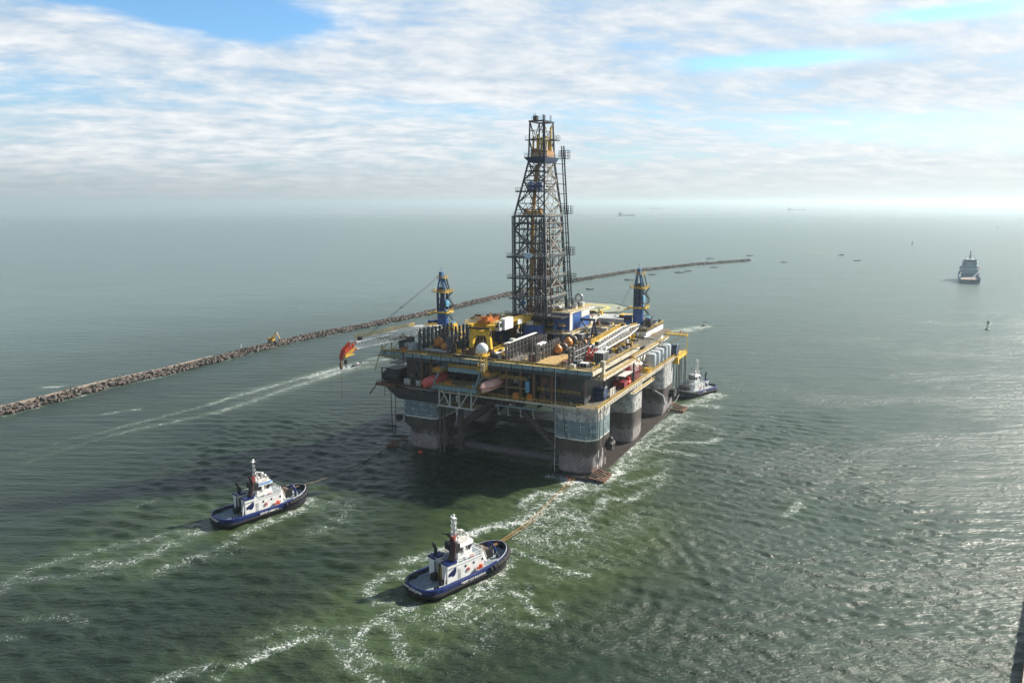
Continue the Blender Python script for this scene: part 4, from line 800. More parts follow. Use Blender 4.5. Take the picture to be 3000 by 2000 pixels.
G.part('white_cabinet', WHT, G.mb().box(-44.0, -42.0, 14.5, 21.5, 47.2, 51.4)); cb_ = G.part('operator_cab', GRY, G.mb().box(-44.8, -42.8, 11.6, 14.3, 47.2, 50.6)); MB(G.at).box(-44.4, -43.3, 11.52, 11.6, 48.4, 50).box(-42.8, -42.7, 12, 13.6, 48.4, 50).build('window', WIN, cb_)
G.part('lamp_panel', WHT, G.mb().box(-42.0, -41.6, 25, 29, 47.9, 49.7)); G.part('trolley', ORG_, G.mb().box(-52.4, -47, 12, 19, 49.7, 50.6).box(-51.4, -48.6, 13, 17, 50.6, 52).rail([(-52.6, 12, 50.6), (-46.8, 12, 50.6), (-46.8, 19, 50.6)], t=.13))
G.part('trolley', RST, G.mb().cbox((-51, 24, 50.4), (3.4, 3, 1.6)).cbox((-49, 15, 52.4), (1.2, 2, .9)))
# ---- pedestal cranes
def crane(name, label, u, v, zb, tip, side, rest):
    C_ = T(name, label, 'pedestal crane', (u, v, UZ), group='pedestal cranes on the platform'); m = C_.mb
    C_.part('pedestal', GRY if rest else STL, m().cyl((u, v), 2.2, UZ - 4.5 if rest else UZ, zb - .4, 20).cyl((u, v), 2.7, zb - 1.2, zb - .3, 20))
    tw = C_.part('tower', BLU, m().lathe((u, v), [(2.3, zb), (2.3, zb + 7.6), (2.15, zb + 8)], 16))
    q = m()
    for a in (45, 135, 225, 315):
        dx, dy = 2.0 * math.cos(R(a)), 2.0 * math.sin(R(a)); q.bar((u + dx, v + dy, zb + 7.6), (u + dx, v + dy, zb + 15.6), .75)
    for z in (zb + 10, zb + 12.4, zb + 15.2):
        q.box(u - 1.8, u + 1.8, v - 1.8, v - 1.4, z, z + .35).box(u - 1.8, u + 1.8, v + 1.4, v + 1.8, z, z + .35).box(u - 1.8, u - 1.4, v - 1.39, v + 1.39, z, z + .35).box(u + 1.4, u + 1.8, v - 1.39, v + 1.39, z, z + .35)
    q.lathe((u, v), [(1.5, zb + 7.6), (1.0, zb + 13), (.5, zb + 15)], 10); C_.part('upper_frame', DBL, q)
    C_.part('light_panel', BLL, m().box(u + 1.9, u + 2.5, v - 1.2, v + 1.2, zb + 5.2, zb + 8.2).box(u + 1.9, u + 2.5, v - 1.2, v + 1.2, zb + 9.6, zb + 12.2))
    q = m(); T0 = Vector((u - .1, v - .6, zb + 22.6))
    for dx in (-1.7, 1.7):
        q.bar((u + dx, v - 1.2, zb + 15.4), T0 + Vector((dx * .25, 0, 0)), .72); q.bar((u + dx, v + 1.8, zb + 15.4), T0 + Vector((dx * .25, .5, 0)), .5)
    q.cbox((u, v - .6, zb + 22.6), (1.5, 1.6, 2.4)); q.bar((u, v - .6, zb + 23.6), (u, v - .6, zb + 26), .12); C_.part('a_frame', mat('crane_head_blue', (.03, .12, .27), .45, wear=.2), q)
    C_.part('winch_drum', DKS, m().tube([(u - 1.2, v - .4, zb + 16.6), (u + 1.2, v - .4, zb + 16.6)], .95, 12))
    pl = m(); rl = m()
    for z, e in ((zb + 15.5, 3.2), (zb + 21.2, 1.5)):
        pl.box(u - e, u + e + .8, v - e, v + e * .7, z, z + .22); rl.rail([(u - e, v - e, z + .2), (u + e + .8, v - e, z + .2), (u + e + .8, v + e * .7, z + .2), (u - e, v + e * .7, z + .2)], t=.1, closed=True)
    pl.box(u - 3.4, u + 3.2, v - 3.4, v - 2.2, zb + 7.0, zb + 7.5).box(u + 2.31, u + 4.2, v - 3.4, v + 2, zb + 7.0, zb + 7.5).box(u - 4, u - 2.32, v - 3.2, v + 2, zb + 7.0, zb + 7.3); rl.rail([(u + 4.1, v - 3.2, zb + 7.5), (u + 4.1, v + 2, zb + 7.5)], t=.1)
    pl.box(u - 5.6, u - 3.4, v - 3.0, v - 1.6, zb + 6.4, zb + 6.7)
    p_ = C_.part('platform', YEL, pl); rl.build('railing', YEL, p_)
    st = m()
    for i, z in enumerate((zb + 4, zb + 7.4, zb + 10.6, zb + 13.2)):
        a, b = ((u + 3.0, v - 1.4, z), (u + 4.4, v + .8, z + 2.6)) if i % 2 else ((u + 4.4, v + .8, z), (u + 3, v - 1.4, z + 2.8)); st.stair(a, b, .8, 7); st.box(u + 2.4, u + 4.8, v - 1.6, v - .8, z - .12, z)
    st.stair((u + 3.6, v, zb + 15.7), (u + 2.2, v - .4, zb + 21.2), .8, 12); C_.part('ladder', DKS, st)
    cab = C_.part('cab', BLU, m().cbox((u - 4.0, v - 1.6, zb + 2.0), (3.0, 3.0, 3.4), 0, .2)); MB(C_.at).box(u - 5.2, u - 2.8, v - 3.16, v - 3.1, zb + 1.6, zb + 3.3).build('window', WIN, cab)
    if not rest: MB(C_.at).rail([(u - 5.4, v - 3, zb + 3.7), (u - 2.6, v - 3, zb + 3.7), (u - 2.6, v, zb + 3.7)], t=.1).build('railing', YEL, cab)
    C_.part('machine_deck', YEL if not rest else DKS, m().box(u + 2.32, u + 6.5, v - 2, v + 4.5, zb - .2, zb + .1).rail([(u + 2.4, v - 2, zb + .1), (u + 6.4, v - 2, zb + .1), (u + 6.4, v + 4.4, zb + .1)], t=.12).cbox((u + 4.4, v + 1, zb + 1.3), (2.4, 3, 2.2)).bar((u + 3, v + 3, zb), (u + 5.6, v + 3, zb + 3.4), .25)); C_.part('power_pack', BLL, m().cbox((u + 3.6, v + 2.6, zb + 1.8), (1.6, 1.8, 2)))
    # boom
    r = Vector((u, v - 2.6, zb - .2 + (0 if rest else 1.7))); t = Vector(tip); L = (t - r).length; d = (t - r) / L; sd = Vector((1, 0, 0)); up = sd.cross(d); up = up if up.z > 0 else -up
    def bp_(s_, a, b): return r + d * s_ + sd * a + up * b
    def sect(s_):
        f = s_ / L; w_ = 1.55 if f < .8 else 1.55; hh = (1.0 + 2.4 * min(1, f / .25)) if f < .25 else (3.4 - .9 * (f - .25) / .75)
        return w_, hh / 2
    bm = m(); n = 16; S_ = [L * i / n for i in range(n + 1)]
    for i in range(n):
        (w0, h0), (w1, h1) = sect(S_[i]), sect(S_[i + 1])
        for sx in (-1, 1):
            for sz in (-1, 1): bm.bar(bp_(S_[i], sx * w0, sz * h0), bp_(S_[i + 1], sx * w1, sz * h1), .34)
            bm.bar(bp_(S_[i], sx * w0, -h0), bp_((S_[i] + S_[i + 1]) / 2, sx * w0, h0), .12); bm.bar(bp_((S_[i] + S_[i + 1]) / 2, sx * w0, h0), bp_(S_[i + 1], sx * w1, -h1), .12)
        for sz in (-1, 1): bm.bar(bp_(S_[i], -w0, sz * h0), bp_(S_[i], w0, sz * h0), .13); bm.bar(bp_(S_[i], -w0, sz * h0), bp_(S_[i + 1], w1, sz * h1), .10)
        bm.box(*[0] * 6) if False else None
    boom = C_.part('boom', WHT, bm)
    wk = MB(C_.at); s0, s1 = L * .26, L * .93
    wk._add([tuple(bp_(s_, a, b)) for s_ in (s0, s1) for a, b in ((-2.5, 1.5), (-1.7, 1.5), (-1.7, 1.62), (-2.5, 1.62))], [(0, 1, 2, 3), (7, 6, 5, 4), (0, 4, 5, 1), (1, 5, 6, 2), (2, 6, 7, 3), (3, 7, 4, 0)])
    wk.rail([bp_(s0, -2.45, 1.6), bp_(s1, -2.45, 1.6)], h=1.5, step=1.3, t=.13, mid=3); wk.rail([bp_(s0 * .3, 1.6, .3), bp_(s0 * .95, 1.6, 1.2)], h=1.6, step=1.2, t=.15, mid=3); wk.build('walkway', YEL, boom)
    # red knuckle tip
    tp = m(); w1, h1 = sect(L); k0 = [bp_(L, sx * w1, sz * h1) for sx, sz in ((-1, -1), (1, -1), (1, 1), (-1, 1))]; e = d * 5.0 - Vector((0, 0, 1.9)); e2 = d * 6.4 - Vector((0, 0, 4.4))
    for i in range(4):
        mid = r + d * L + e + sd * ((-1, 1, 1, -1)[i] * .9) + up * ((-1, -1, 1, 1)[i] * .9); en = r + d * L + e2 + sd * ((-1, 1, 1, -1)[i] * .5) + up * ((-1, -1, 1, 1)[i] * .4)
        tp.bar(k0[i], mid, .26); tp.bar(mid, en, .24)
    c4_ = lambda s_, q_: [r + d * L + (e * s_) + sd * (x * q_) + up * (y * q_) for x, y in ((-1, -1), (1, -1), (1, 1), (-1, 1))]
    for s_ in (.25, .5, .75, 1):
        c = c4_(s_, 1.25 - .35 * s_)
        for i in range(4): tp.bar(c[i], c[(i + 1) % 4], .25)
        tp.bar(c[0], c[2], .2)
    for sx in (-1, 1): tp.quad(*[r + d * L + e * a + sd * (sx * 1.0) + up * b for a, b in ((.1, 1.2), (.1, -.3), (1.0, -.2), (1.0, .8))])
    tp.bar(r + d * L + e + up * .6, r + d * L + e2, .7, .4); tip_ = C_.part('boom_tip', RED, tp)
    b2 = MB(C_.at); b2.rail([r + d * L + e * .15 + sd * 1.4 - Vector((0, 0, 1.6)), r + d * L + e * 1.1 + sd * 1.4 - Vector((0, 0, 1.9))], h=1.5, step=.9, t=.14, mid=3).rail([r + d * L + e * .2 - sd * 1.4 - Vector((0, 0, 1.6)), r + d * L + e * 1.1 - sd * 1.4 - Vector((0, 0, 1.9))], h=1.5, step=.9, t=.14, mid=3)
    c = r + d * L + e * .65 - Vector((0, 0, 1.9)); b2.cbox(c, (2.9, 5.4, .2)); b2.build('tip_platform', ORG_ if rest else YEL, tip_)
    hp = r + d * L + e2
    if not rest:
        MB(C_.at).bar(hp, hp - Vector((0, 0, 1)), .12).cbox(hp - Vector((0, 0, 2.1)), (.8, .8, 2.4)).bar(hp - Vector((0, 0, 3)), hp - Vector((0, 0, 14)), .1).build('hook_block', RST, tip_)
        g = r + d * L + e * .8; MB(C_.at).bar(g, g - Vector((0, 0, 3.4)), .14).cbox(g - Vector((0, 0, 4)), (.7, .9, 1.5)).tube([g - Vector((0, .35, 4.9)), g - Vector((0, .45, 5.5)), g - Vector((0, 0, 5.9)), g - Vector((0, -.45, 5.5))], .16, 6).build('hook', BLK, tip_)
    wr = m()
    for dx in (-.5, -.25, .25, .5): wr.bar(T0 + Vector((dx, 0, 0)), bp_(L * (.86 if not rest else .8), dx, 2.2), .045)
    wr.cbox(T0.lerp(bp_(L * .86, 0, 2.2), .56), (.8, .8, .3)); C_.part('luffing_rope', STL, wr)
    C_.part('boom_rest_bracket', BLK, m().cbox(bp_(L * .93, 0, 1.9), (1.4, 1.2, 1.2)))
    return C_
crane('pedestal_crane', 'blue pedestal crane whose white boom and red tip reach out over the water', -79.2, 30.5, 42.6, (-84, -23.2, 44.3), -1, False)
crane('pedestal_crane', 'blue pedestal crane with its white boom laid down along the deck', -9.0, 76, 43.2, (-9.0, 21.6, 41.0), 1, True)
# ---- helideck
HD = T('helideck', 'octagonal pale green helideck with a yellow ring, behind the derrick', 'helideck', (-45, 110, 43.4))
octo = [(-45 + 19.5 * math.cos(R(22.5 + 45 * i)), 110 + 19.5 * math.sin(R(22.5 + 45 * i))) for i in range(8)]
HD.part('deck', GREENISH, HD.mb().prism(octo, 43.4, 44)); q = HD.mb()
def ring(c, r0, r1, z, n=40):
    vs = [(c[0] + r * math.cos(2 * math.pi * i / n), c[1] + r * math.sin(2 * math.pi * i / n), z) for r in (r0, r1) for i in range(n)]
    return vs, [(i, (i + 1) % n, n + (i + 1) % n, n + i) for i in range(n)]
q._add(*ring((-45, 110), 9.4, 11.0, 44.006)); HD.part('ring_marking', mat('yellow_marking', (.62, .50, .10), .8, wear=.2), q)
HD.part('letter_marking', WHT, HD.mb().box(-48, -46.6, 106, 114, 44.002, 44.008).box(-43.4, -42, 106, 114, 44.002, 44.008).box(-46.6, -43.4, 109.3, 110.7, 44.002, 44.008))
octn = [(-45 + 21 * math.cos(R(22.5 + 45 * i)), 110 + 21 * math.sin(R(22.5 + 45 * i))) for i in range(8)]
q = HD.mb()
for a, b, c, d in zip(octo, octo[1:] + octo[:1], octn, octn[1:] + octn[:1]): q.bar((c[0], c[1], 43.9), (d[0], d[1], 43.9), .2); [q.bar((a[0] + (b[0] - a[0]) * f, a[1] + (b[1] - a[1]) * f, 43.6), (c[0] + (d[0] - c[0]) * f, c[1] + (d[1] - c[1]) * f, 43.9), .13) for f in (0, .2, .4, .6, .8)]
HD.part('safety_net', DKS, q); q = HD.mb()
for u, v in ((-56, 103), (-34, 103), (-56, 118), (-34, 118), (-45, 96)): q.bar((u, v, 43.4), (u, min(v, 100), 37.5), .6)
HD.part('support', GRY, q)
# ---- lifeboats
def lifeboat(label, m, u, v, z):
    L_ = T('lifeboat', label, 'lifeboat', (u, v, z), group='enclosed lifeboats at the boat station')
    rings = []; top = []
    for i in range(17):
        f = -1 + i / 8; y = 8.8 * f; w_ = 2.25 * max(.03, (1 - abs(f) ** 3.2)) ** .62; sh = .5 * f * f
        rings.append([(u + w_ * math.sin(R(a)) * (1 if a else 1), v + y, z + sh + 1.2 - 1.7 * math.cos(R(a)) ** 1) for a in (-90, -68, -45, -22, 0, 22, 45, 68, 90)])
        h_ = 2.2 * (1 - abs(f) ** 3.0) ** .5 if abs(f) < 1 else 0
        top.append([(u + w_ * .97 * math.cos(R(a)), v + y * .985, z + sh + 1.26 + max(.05, h_) * math.sin(R(a)) ** .8 if 0 < a < 180 else z + sh + 1.26) for a in (0, 25, 50, 70, 90, 110, 130, 155, 180)])
    hl = L_.part('hull', m, L_.mb().loft(rings, closed=False, caps=False)); L_.part('canopy', m, L_.mb().loft(top, closed=False, caps=False))
    q = L_.mb(); P = [(u + 2.35 * max(.03, (1 - abs(f) ** 3.2)) ** .62, v + 8.85 * f, z + .5 * f * f + 1.24) for f in [-1 + i / 10 for i in range(21)]]
    q.tube(P, .11, 5); q.tube([(2 * u - x, y, zz) for x, y, zz in P], .11, 5); L_.part('fender_line', RED, q)
    tw = L_.part('conning_hood', m, L_.mb().lathe((u, v + 4.6), [(1.0, z + 2.4), (.95, z + 3.4), (.6, z + 3.75), (.01, z + 3.8)], 12)); MB(L_.at).box(u - .9, u + .9, v + 3.55, v + 3.66, z + 2.9, z + 3.3).build('window', WIN, tw)
    L_.part('release_hook', DKS, L_.mb().cbox((u, v - 6.2, z + 2.5), (.5, .7, .7)).cbox((u, v + 6.6, z + 2.6), (.5, .7, .8)))
lifeboat('pale pink enclosed lifeboat hanging at the front of the platform', PINK, -38.8, -1.6, 28.6)
lifeboat('coral red enclosed lifeboat half hidden at the left side of the boat station', CORAL, -61.6, -4.0, 28.4)
# ---- radome on its lattice stand
Rm = T('radome', 'white satellite dome on a yellow lattice stand above the boat station', 'radome', (-41.2, -5, 35))
Rm.part('dome', WHT, Rm.mb().ball((-41.2, -5, 43.4), 2.15, 28)); Rm.part('dome_seam', GRY, Rm.mb().tube([(-41.2 + 2.165 * math.cos(R(a)), -5 + 2.165 * math.sin(R(a)), 43.1) for a in range(0, 361, 15)], .04, 4, cap=False)); Rm.part('hatch', WHT, Rm.mb().cbox((-43.2, -5.4, 42.2), (.7, .7, .7)))
q = Rm.mb()
for x, y in ((-42.4, -6), (-40, -6), (-42.4, -3.8), (-40, -3.8)): q.bar((x, y, 35), (x, y, 41), .18)
for a in range(3): z = 35.4 + a * 1.9; q.bar((-42.4, -6, z), (-40, -6, z + 1.8), .13); q.bar((-40, -6, z), (-40, -3.8, z + 1.8), .13); q.bar((-42.4, -6, z), (-40, -6, z), .13)
q.box(-43.2, -39.2, -6.8, -3, 40.9, 41.1).rail([(-43.2, -6.8, 41.1), (-39.2, -6.8, 41.1), (-39.2, -3, 41.1)], h=.9); Rm.part('stand', YEL, q); Rm.part('cabinet', GRY, Rm.mb().cbox((-41.2, -4.6, 36.6), (1.3, 1.2, 2.4)))
# ---- silos
for i, (v, lb) in enumerate(((71, 'large pale grey silo nearest the viewer in the row on the right edge'), (77.4, 'pale grey silo second from the front of the right-hand row'), (83.4, 'pale grey silo in the middle of the right-hand row of five'), (89.2, 'pale grey silo fourth from the front of the right-hand row'), (94.8, 'pale grey silo at the rear end of the row, beside the blue winch'))):
    s = T('silo', lb, 'silo', (-1.4, v, LZ), group='grey silos along the right edge'); s.part('tank', SILO, s.mb().lathe((-1.4, v), [(.01, LZ + .9), (2.0, LZ + 1.2), (2.25, LZ + 1.8), (2.25, LZ + 6.3), (2.1, LZ + 6.7), (1.2, LZ + 7.0), (.01, LZ + 7.1)], 24))
    for dx, dy in ((1.5, 1.5), (-1.5, 1.5), (1.5, -1.5), (-1.5, -1.5)): s.part('leg', GRY, s.mb().bar((-1.4 + dx, v + dy, LZ), (-1.4 + dx, v + dy, LZ + 1.7), .25))
w_ = T('loading_skid', 'low yellow railed skid with pipework in front of the nearest silo', 'skid', (-1.6, 65.6, LZ)); w_.part('base', YEL, w_.mb().box(-3.6, .3, 63.8, 67.6, LZ, LZ + .4).rail([(-3.5, 63.9, LZ + .4), (.2, 63.9, LZ + .4), (.2, 67.5, LZ + .4)], h=1.5, t=.14).cbox((-1.6, 65.6, LZ + 1), (2, 2, 1.2))); w_.part('pipe', GRY, w_.mb().tube([(-3.4, 66, LZ + .5), (-3.4, 66, LZ + 3), (-.6, 66, LZ + 3), (.2, 66, LZ + .5)], .16, 6))
# ---- winches
def winch(label, u, v, z, r, wd):
    w = T('mooring_winch', label, 'winch', (u, v, z), group='blue mooring winches on the right side'); q = w.mb()
    w.part('drum', DBL, q.tube([(u - wd, v, z + r + .3), (u + wd, v, z + r + .3)], r * .8, 20).box(u - wd, u + wd, v - r * .9, v + r * .9, z, z + r * .8))
    for sx in (-1, 1):
        n = 8; P = [(v + r * 1.08 * math.cos(R(22.5 + 45 * i)), z + r + .3 + r * 1.08 * math.sin(R(22.5 + 45 * i))) for i in range(n)]; x0, x1 = sorted((u + sx * wd, u + sx * (wd + .35)))
        q = w.mb(); q._add([(x0, a, b) for a, b in P] + [(x1, a, b) for a, b in P], [tuple(range(n))[::-1], tuple(range(n, 2 * n))] + [(i, (i + 1) % n, n + (i + 1) % n, n + i) for i in range(n)]); w.part('flange', DBL, q)
    w.part('flange_rim', GRY, w.mb().tube([(u + wd + .42, v + r * .98 * math.cos(R(a)), z + r + .3 + r * .98 * math.sin(R(a))) for a in range(-40, 131, 15)], .13, 6)); w.part('gearbox', DKS, w.mb().cbox((u, v + r + .6, z + .9), (wd * 1.6, 1.4, 1.8), 0, .2))
winch('dark blue mooring winch behind the railing beside the white rope rack', -3.6, 13.5, LZ, 2.3, 2.2); winch('dark blue mooring winch on the yellow stern platform past the silos', -1.0, 104.5, LZ, 2.6, 2.2)
o = T('rope_rack', 'white slatted rope rack beside the near blue winch', 'rack', (-.6, 19, LZ)); q = o.mb()
for z in (.5, 1.1, 1.7, 2.3, 2.9): q.box(-.7, -.5, 16.4, 22, LZ + z, LZ + z + .28)
for v in (16.4, 19.2, 21.8): q.box(-.5, -.3, v, v + .2, LZ, LZ + 3.2)
o.part('slats', OFFW, q)
# ---- dark red skid under a cream canopy
o = T('canopy_shelter', 'cream flat canopy on posts over a dark red pump skid', 'canopy', (-3, 34, LZ)); o.part('roof', OFFW, o.mb().box(-5.4, .3, 30.6, 40.8, LZ + 5.0, LZ + 5.25)); q = o.mb()
for u in (-5.2, .1):
    for v in (30.8, 40.6): q.bar((u, v, LZ), (u, v, LZ + 5), .25)
o.part('post', DKS, q)
o = T('pump_skid', 'dark red cabinet and pumps under the cream canopy', 'pump', (-2, 36, LZ)); o.part('cabinet', CRIM, o.mb().box(-4.6, -.2, 31.6, 36.4, LZ, LZ + 2.6)); o.part('motor', RED, o.mb().tube([(-.9, 37.2, LZ + 1.2), (-.9, 40.0, LZ + 1.2)], 1.0, 12).cbox((-.7, 38.6, LZ + 2.6), (1, 1.2, 1.4)))
o = T('pipe_cage', 'open crimson tube cage frame next to the cream canopy', 'frame', (-2, 47, LZ)); q = o.mb()
for u in (-4, -2.2, -.4):
    for v in np.arange(42, 53, 1.8): q.bar((u, v, LZ), (u, v, LZ + 5.2), .2)
    for z in (1.2, 2.5, 3.8, 5.1): q.bar((u, 41.6, LZ + z), (u, 53, LZ + z), .2)
for v in np.arange(42, 53, 3.6):
    for z in (2.5, 5.1): q.bar((-4, v, LZ + z), (-.4, v, LZ + z), .2)
o.part('cage', CRIM, q); o.part('manifold', DKS, o.mb().tube([(-3, 42, LZ + 1.4), (-3, 52, LZ + 1.4)], .5, 8).tube([(-1.4, 42, LZ + 2.6), (-1.4, 52, LZ + 2.6)], .35, 8)); o.part('cabinet', RED, o.mb().cbox((-1.6, 43.6, LZ + .9), (1.6, 1.8, 1.8)))
# ---- containers and cabins
def container(name, label, c, d, m, ribs=True, frame=None, cat='container', grp=None):
    o = T(name, label, cat, (c[0], c[1], c[2]), group=grp); x, y, z = d; u, v, zz = c
    q = o.mb().box(u - x / 2, u + x / 2, v - y / 2, v + y / 2, zz, zz + z)
    o.part('body', m, q)
    f = o.mb()
    for sx in (-1, 1):
        for sy in (-1, 1): f.box(*sorted((u + sx * (x / 2 + .05), u + sx * (x / 2 - .13))), *sorted((v + sy * (y / 2 + .05), v + sy * (y / 2 - .13))), zz, zz + z + .04)
    n = max(2, int(x / .9)); ny = max(2, int(y / .9))
    for i in range(1, n): f.box(u - x / 2 + x * i / n - .05, u - x / 2 + x * i / n + .05, v - y / 2 - .05, v - y / 2, zz + .1, zz + z - .1)
    for i in range(1, ny): f.box(u + x / 2, u + x / 2 + .05, v - y / 2 + y * i / ny - .05, v - y / 2 + y * i / ny + .05, zz + .1, zz + z - .1)
    o.part('ribs', frame or m, f); o.part('roof', frame or m, o.mb().box(u - x / 2 - .1, u + x / 2 + .1, v - y / 2 - .1, v + y / 2 + .1, zz + z + .04, zz + z + .2))
    return o
cg = 'containers and cabins on the deck'
DGC = mat('slate_container', (.06, .075, .085), .6, wear=.4); PGC = mat('pale_blue_container', (.30, .37, .41), .6, wear=.35)
container('storage_container', 'dark slate container with a rusty roof at the left front of the deck', (-80.6, 5.6, UZ), (5.6, 2.6, 4.9), DGC, frame=RST, grp=cg)
container('storage_container', 'pale blue corrugated container lower than the dark one beside it', (-77.0, 3.6, UZ), (3.6, 4.2, 3.1), PGC, frame=GRY, grp=cg)
container('storage_container', 'dark ribbed container under the right crane\'s red tip', (-4.4, 17.4, UZ), (3.6, 5.6, 3.5), DKS, frame=GRY, grp=cg)
container('storage_container', 'grey green cabin left of its paler twin below the blue house', (-29.2, 49.4, UZ), (3.4, 3.2, 3.4), DGC, frame=OLV, grp=cg)
container('storage_container', 'pale grey cabin with a white roof below the blue house', (-25.4, 50.2, UZ), (3.4, 4.4, 3.6), STL, frame=GRY, grp=cg)
container('deck_locker', 'cream wedge locker beside the right crane boom', (-22.2, 71.4, UZ), (2.6, 4, 3.2), OFFW, frame=CRM, cat='locker')
container('deck_cabin', 'grey cabin with a pale flat roof behind the right crane boom', (-22.5, 80, UZ + .0), (6.5, 5, 3.0), STL, frame=OFFW, cat='cabin'); container('deck_cabin', 'low ochre railed cabin near the helideck edge', (-19, 90.5, 43.4), (5, 5, 1.2), RST, frame=YEL, cat='cabin')
container('tool_box', 'small orange box on the left front deck edge', (-78.6, 1.4, UZ + .16), (1.9, 1.5, 1.7), ORG_, frame=RST, cat='box'); container('tool_box', 'low white topped chest beside the orange box', (-81.2, .9, UZ + .16), (2.2, 1.4, .9), BLK, frame=GRY, cat='box')
container('tool_box', 'white topped crate at the near right deck corner', (-6.5, 6, UZ), (2.6, 2, 1.4), BLK, frame=WHT, cat='box'); container('tool_box', 'dark blue crate on the deck corner below the orange tip platform', (-9.4, 5.4, UZ), (1.6, 1.6, 1.9), GYB, frame=STL, cat='box')
container('tool_box', 'orange tan box on the tan deck by the near corner post', (-14.4, 9.2, UZ + .05), (2.6, 3.4, .9), ORG_, frame=ORG_, cat='box'); container('tool_box', 'red skid box at the foot of the centre pipe rack', (-27, 7.4, UZ + .05), (3.2, 2, 2.0), mat('brick_red', (.33, .06, .03), .6), frame=DKS, cat='box')
# ---- pipe racks: rows of round-topped posts with rails
def rackrow(label, pts, hgt, m, rail=True, diag=True, r=.46):
    o = T('pipe_rack', label, 'pipe rack', (pts[0][0], pts[0][1], UZ), group='pipe rack rows on the deck')
    pts = [p for a_, b_ in zip(pts, pts[1:]) for p in (a_, ((a_[0] + b_[0]) / 2, (a_[1] + b_[1]) / 2))] + [pts[-1]]
    for u, v in pts: o.part('post', m, o.mb().lathe((u, v), [(r, UZ), (r, UZ + hgt - .5), (r * .8, UZ + hgt - .1), (.02, UZ + hgt)], 10))
    a, b = Vector((*pts[0], UZ)), Vector((*pts[-1], UZ)); q = o.mb()
    for z in (hgt * .55, hgt * .86): q.bar(a + Vector((.7, 0, z)), b + Vector((.7, 0, z)), .16)
    if diag:
        for (u, v), (u2, v2) in zip(pts, pts[1:]): q.bar((u, v, UZ + hgt * .8), (u, v + (v2 - v) * .9, UZ + .2), .2)
    o.part('rail', STL if len(pts) > 3 else GRY, q)
    return o
GP = mat('post_grey', (.105, .095, .085), .6, wear=.45); DP = mat('post_dark', (.05, .058, .066), .55, wear=.35)
rackrow('grey post row left of the tan deck, nearest the centre pipes', [(-36.2, v) for v in (4, 9, 15, 21, 27, 32)], 6.0, GP)
rackrow('grey post row along the left edge of the right tan deck', [(-25, v) for v in (5.6, 8.4, 15, 20, 22.6, 26)], 6.0, GP)
rackrow('grey post row on the right of the tan deck', [(-12.4, v) for v in (6.4, 13, 19, 25, 30)], 6.0, GP)
rackrow('tall dark post row at the left front corner of the pipe deck', [(-73.6, v) for v in (4, 10, 16, 22, 28)], 8.2, DP)
rackrow('tall dark post row beside the gantry crane legs', [(-61, v) for v in (4.4, 10, 16, 22, 28, 34)], 7.2, DP)
rackrow('tall dark post row furthest left, next to the left crane', [(-78.4, v) for v in (12, 18, 24)], 7.6, DP); rackrow('dark post row between the two orange floats on the left', [(-67.4, v) for v in (18, 24, 30, 36)], 8.0, DP)
rackrow('short post row behind the centre pipes', [(-33.4, v) for v in (20, 25, 29, 33)], 6.2, GP, diag=False)
o = T('pipe_bundle', 'bundle of pale pipe ends lying on the middle post row', 'pipe bundle', (-24.4, 10, UZ)); q = o.mb()
for i in range(10): q.tube([(-26.4 + .32 * (i % 5), 9 + .5 * (i // 5), 43.6 + .35 * (i // 5)), (-26.4 + .32 * (i % 5), 15, 43.6 + .35 * (i // 5))], .15, 6)
o.part('pipes', WHT, q); o = T('pipe_bundle', 'long grey pipes lying on top of the left post row by the gantry', 'pipe bundle', (-35.6, 14, UZ)); q = o.mb()
for i in range(4): q.tube([(-36.9 + .4 * i, 3.5 + i * .5, 44.2), (-36.9 + .4 * i, 31, 44.3)], .17, 6)
q.cbox((-36.4, 9.6, 44.7), (1.4, 2, 1)); o.part('pipes', GRY, q)
o = T('stanchion_row', 'row of thin upright rods standing on the front of the tan deck', 'rod rack', (-28, 5, UZ)); q = o.mb()
for i in range(9): q.bar((-33 + i * .9, 4.8 + (i % 3) * .8, UZ), (-33 + i * .9, 4.8 + (i % 3) * .8, UZ + 2.6 + (i % 2) * .8), .2)
q.bar((-33, 4.8, UZ + 1.4), (-26, 4.8, UZ + 1.4), .14); o.part('rods', GRY, q)
o = T('white_frame', 'white tubular frame fence right of the tan deck', 'frame', (-11.4, 12, UZ)); q = o.mb()
for v in (8.6, 11.4, 14.4, 18.4, 22.4): q.bar((-11.2, v, UZ), (-11.2, v, UZ + 4.6), .22)
for z in (2.6, 4.6): q.bar((-11.2, 8.6, UZ + z), (-11.2, 22.4, UZ + z), .2)
o.part('frame', GRY, q)
# ---- orange floats with their grey reels
def floatb(label, u, v, z, r, wu, wv):
    o = T('mooring_float', label, 'float', (u, v, UZ), group='orange mooring floats on deck'); o.part('ball', BUOYO, o.mb().lathe((u, v), [(r * .2, z - r * 1.05)] + [(r * math.sin(R(a)), z - r * math.cos(R(a))) for a in range(20, 151, 13)] + [(r * .28, z + r * 1.1), (.02, z + r * 1.12)], 20)); o.part('cradle', DKS, o.mb().box(u - r * .7, u + r * .7, v - r * .7, v + r * .7, UZ, z - r * .75))
    o.part('reel', STL, o.mb().tube([(wu, wv - .5, z + .5), (wu, wv + .5, z + .5)], r * .95, 18).tube([(wu, wv - 1, z + .5), (wu, wv + 1, z + .5)], r * .35, 10).box(wu - .5, wu + .5, wv - .4, wv + .4, UZ, z))
floatb('orange float nearest the tan deck on the right', -23.6, 22.4, 40.0, 1.75, -22.4, 25.0); floatb('large orange float before the grey green cabin', -24.4, 34.4, 40.6, 1.95, -23.6, 37.4); floatb('small orange float half hidden by the right crane boom', -18.8, 38.4, 40.0, 1.3, -16.9, 41.2)
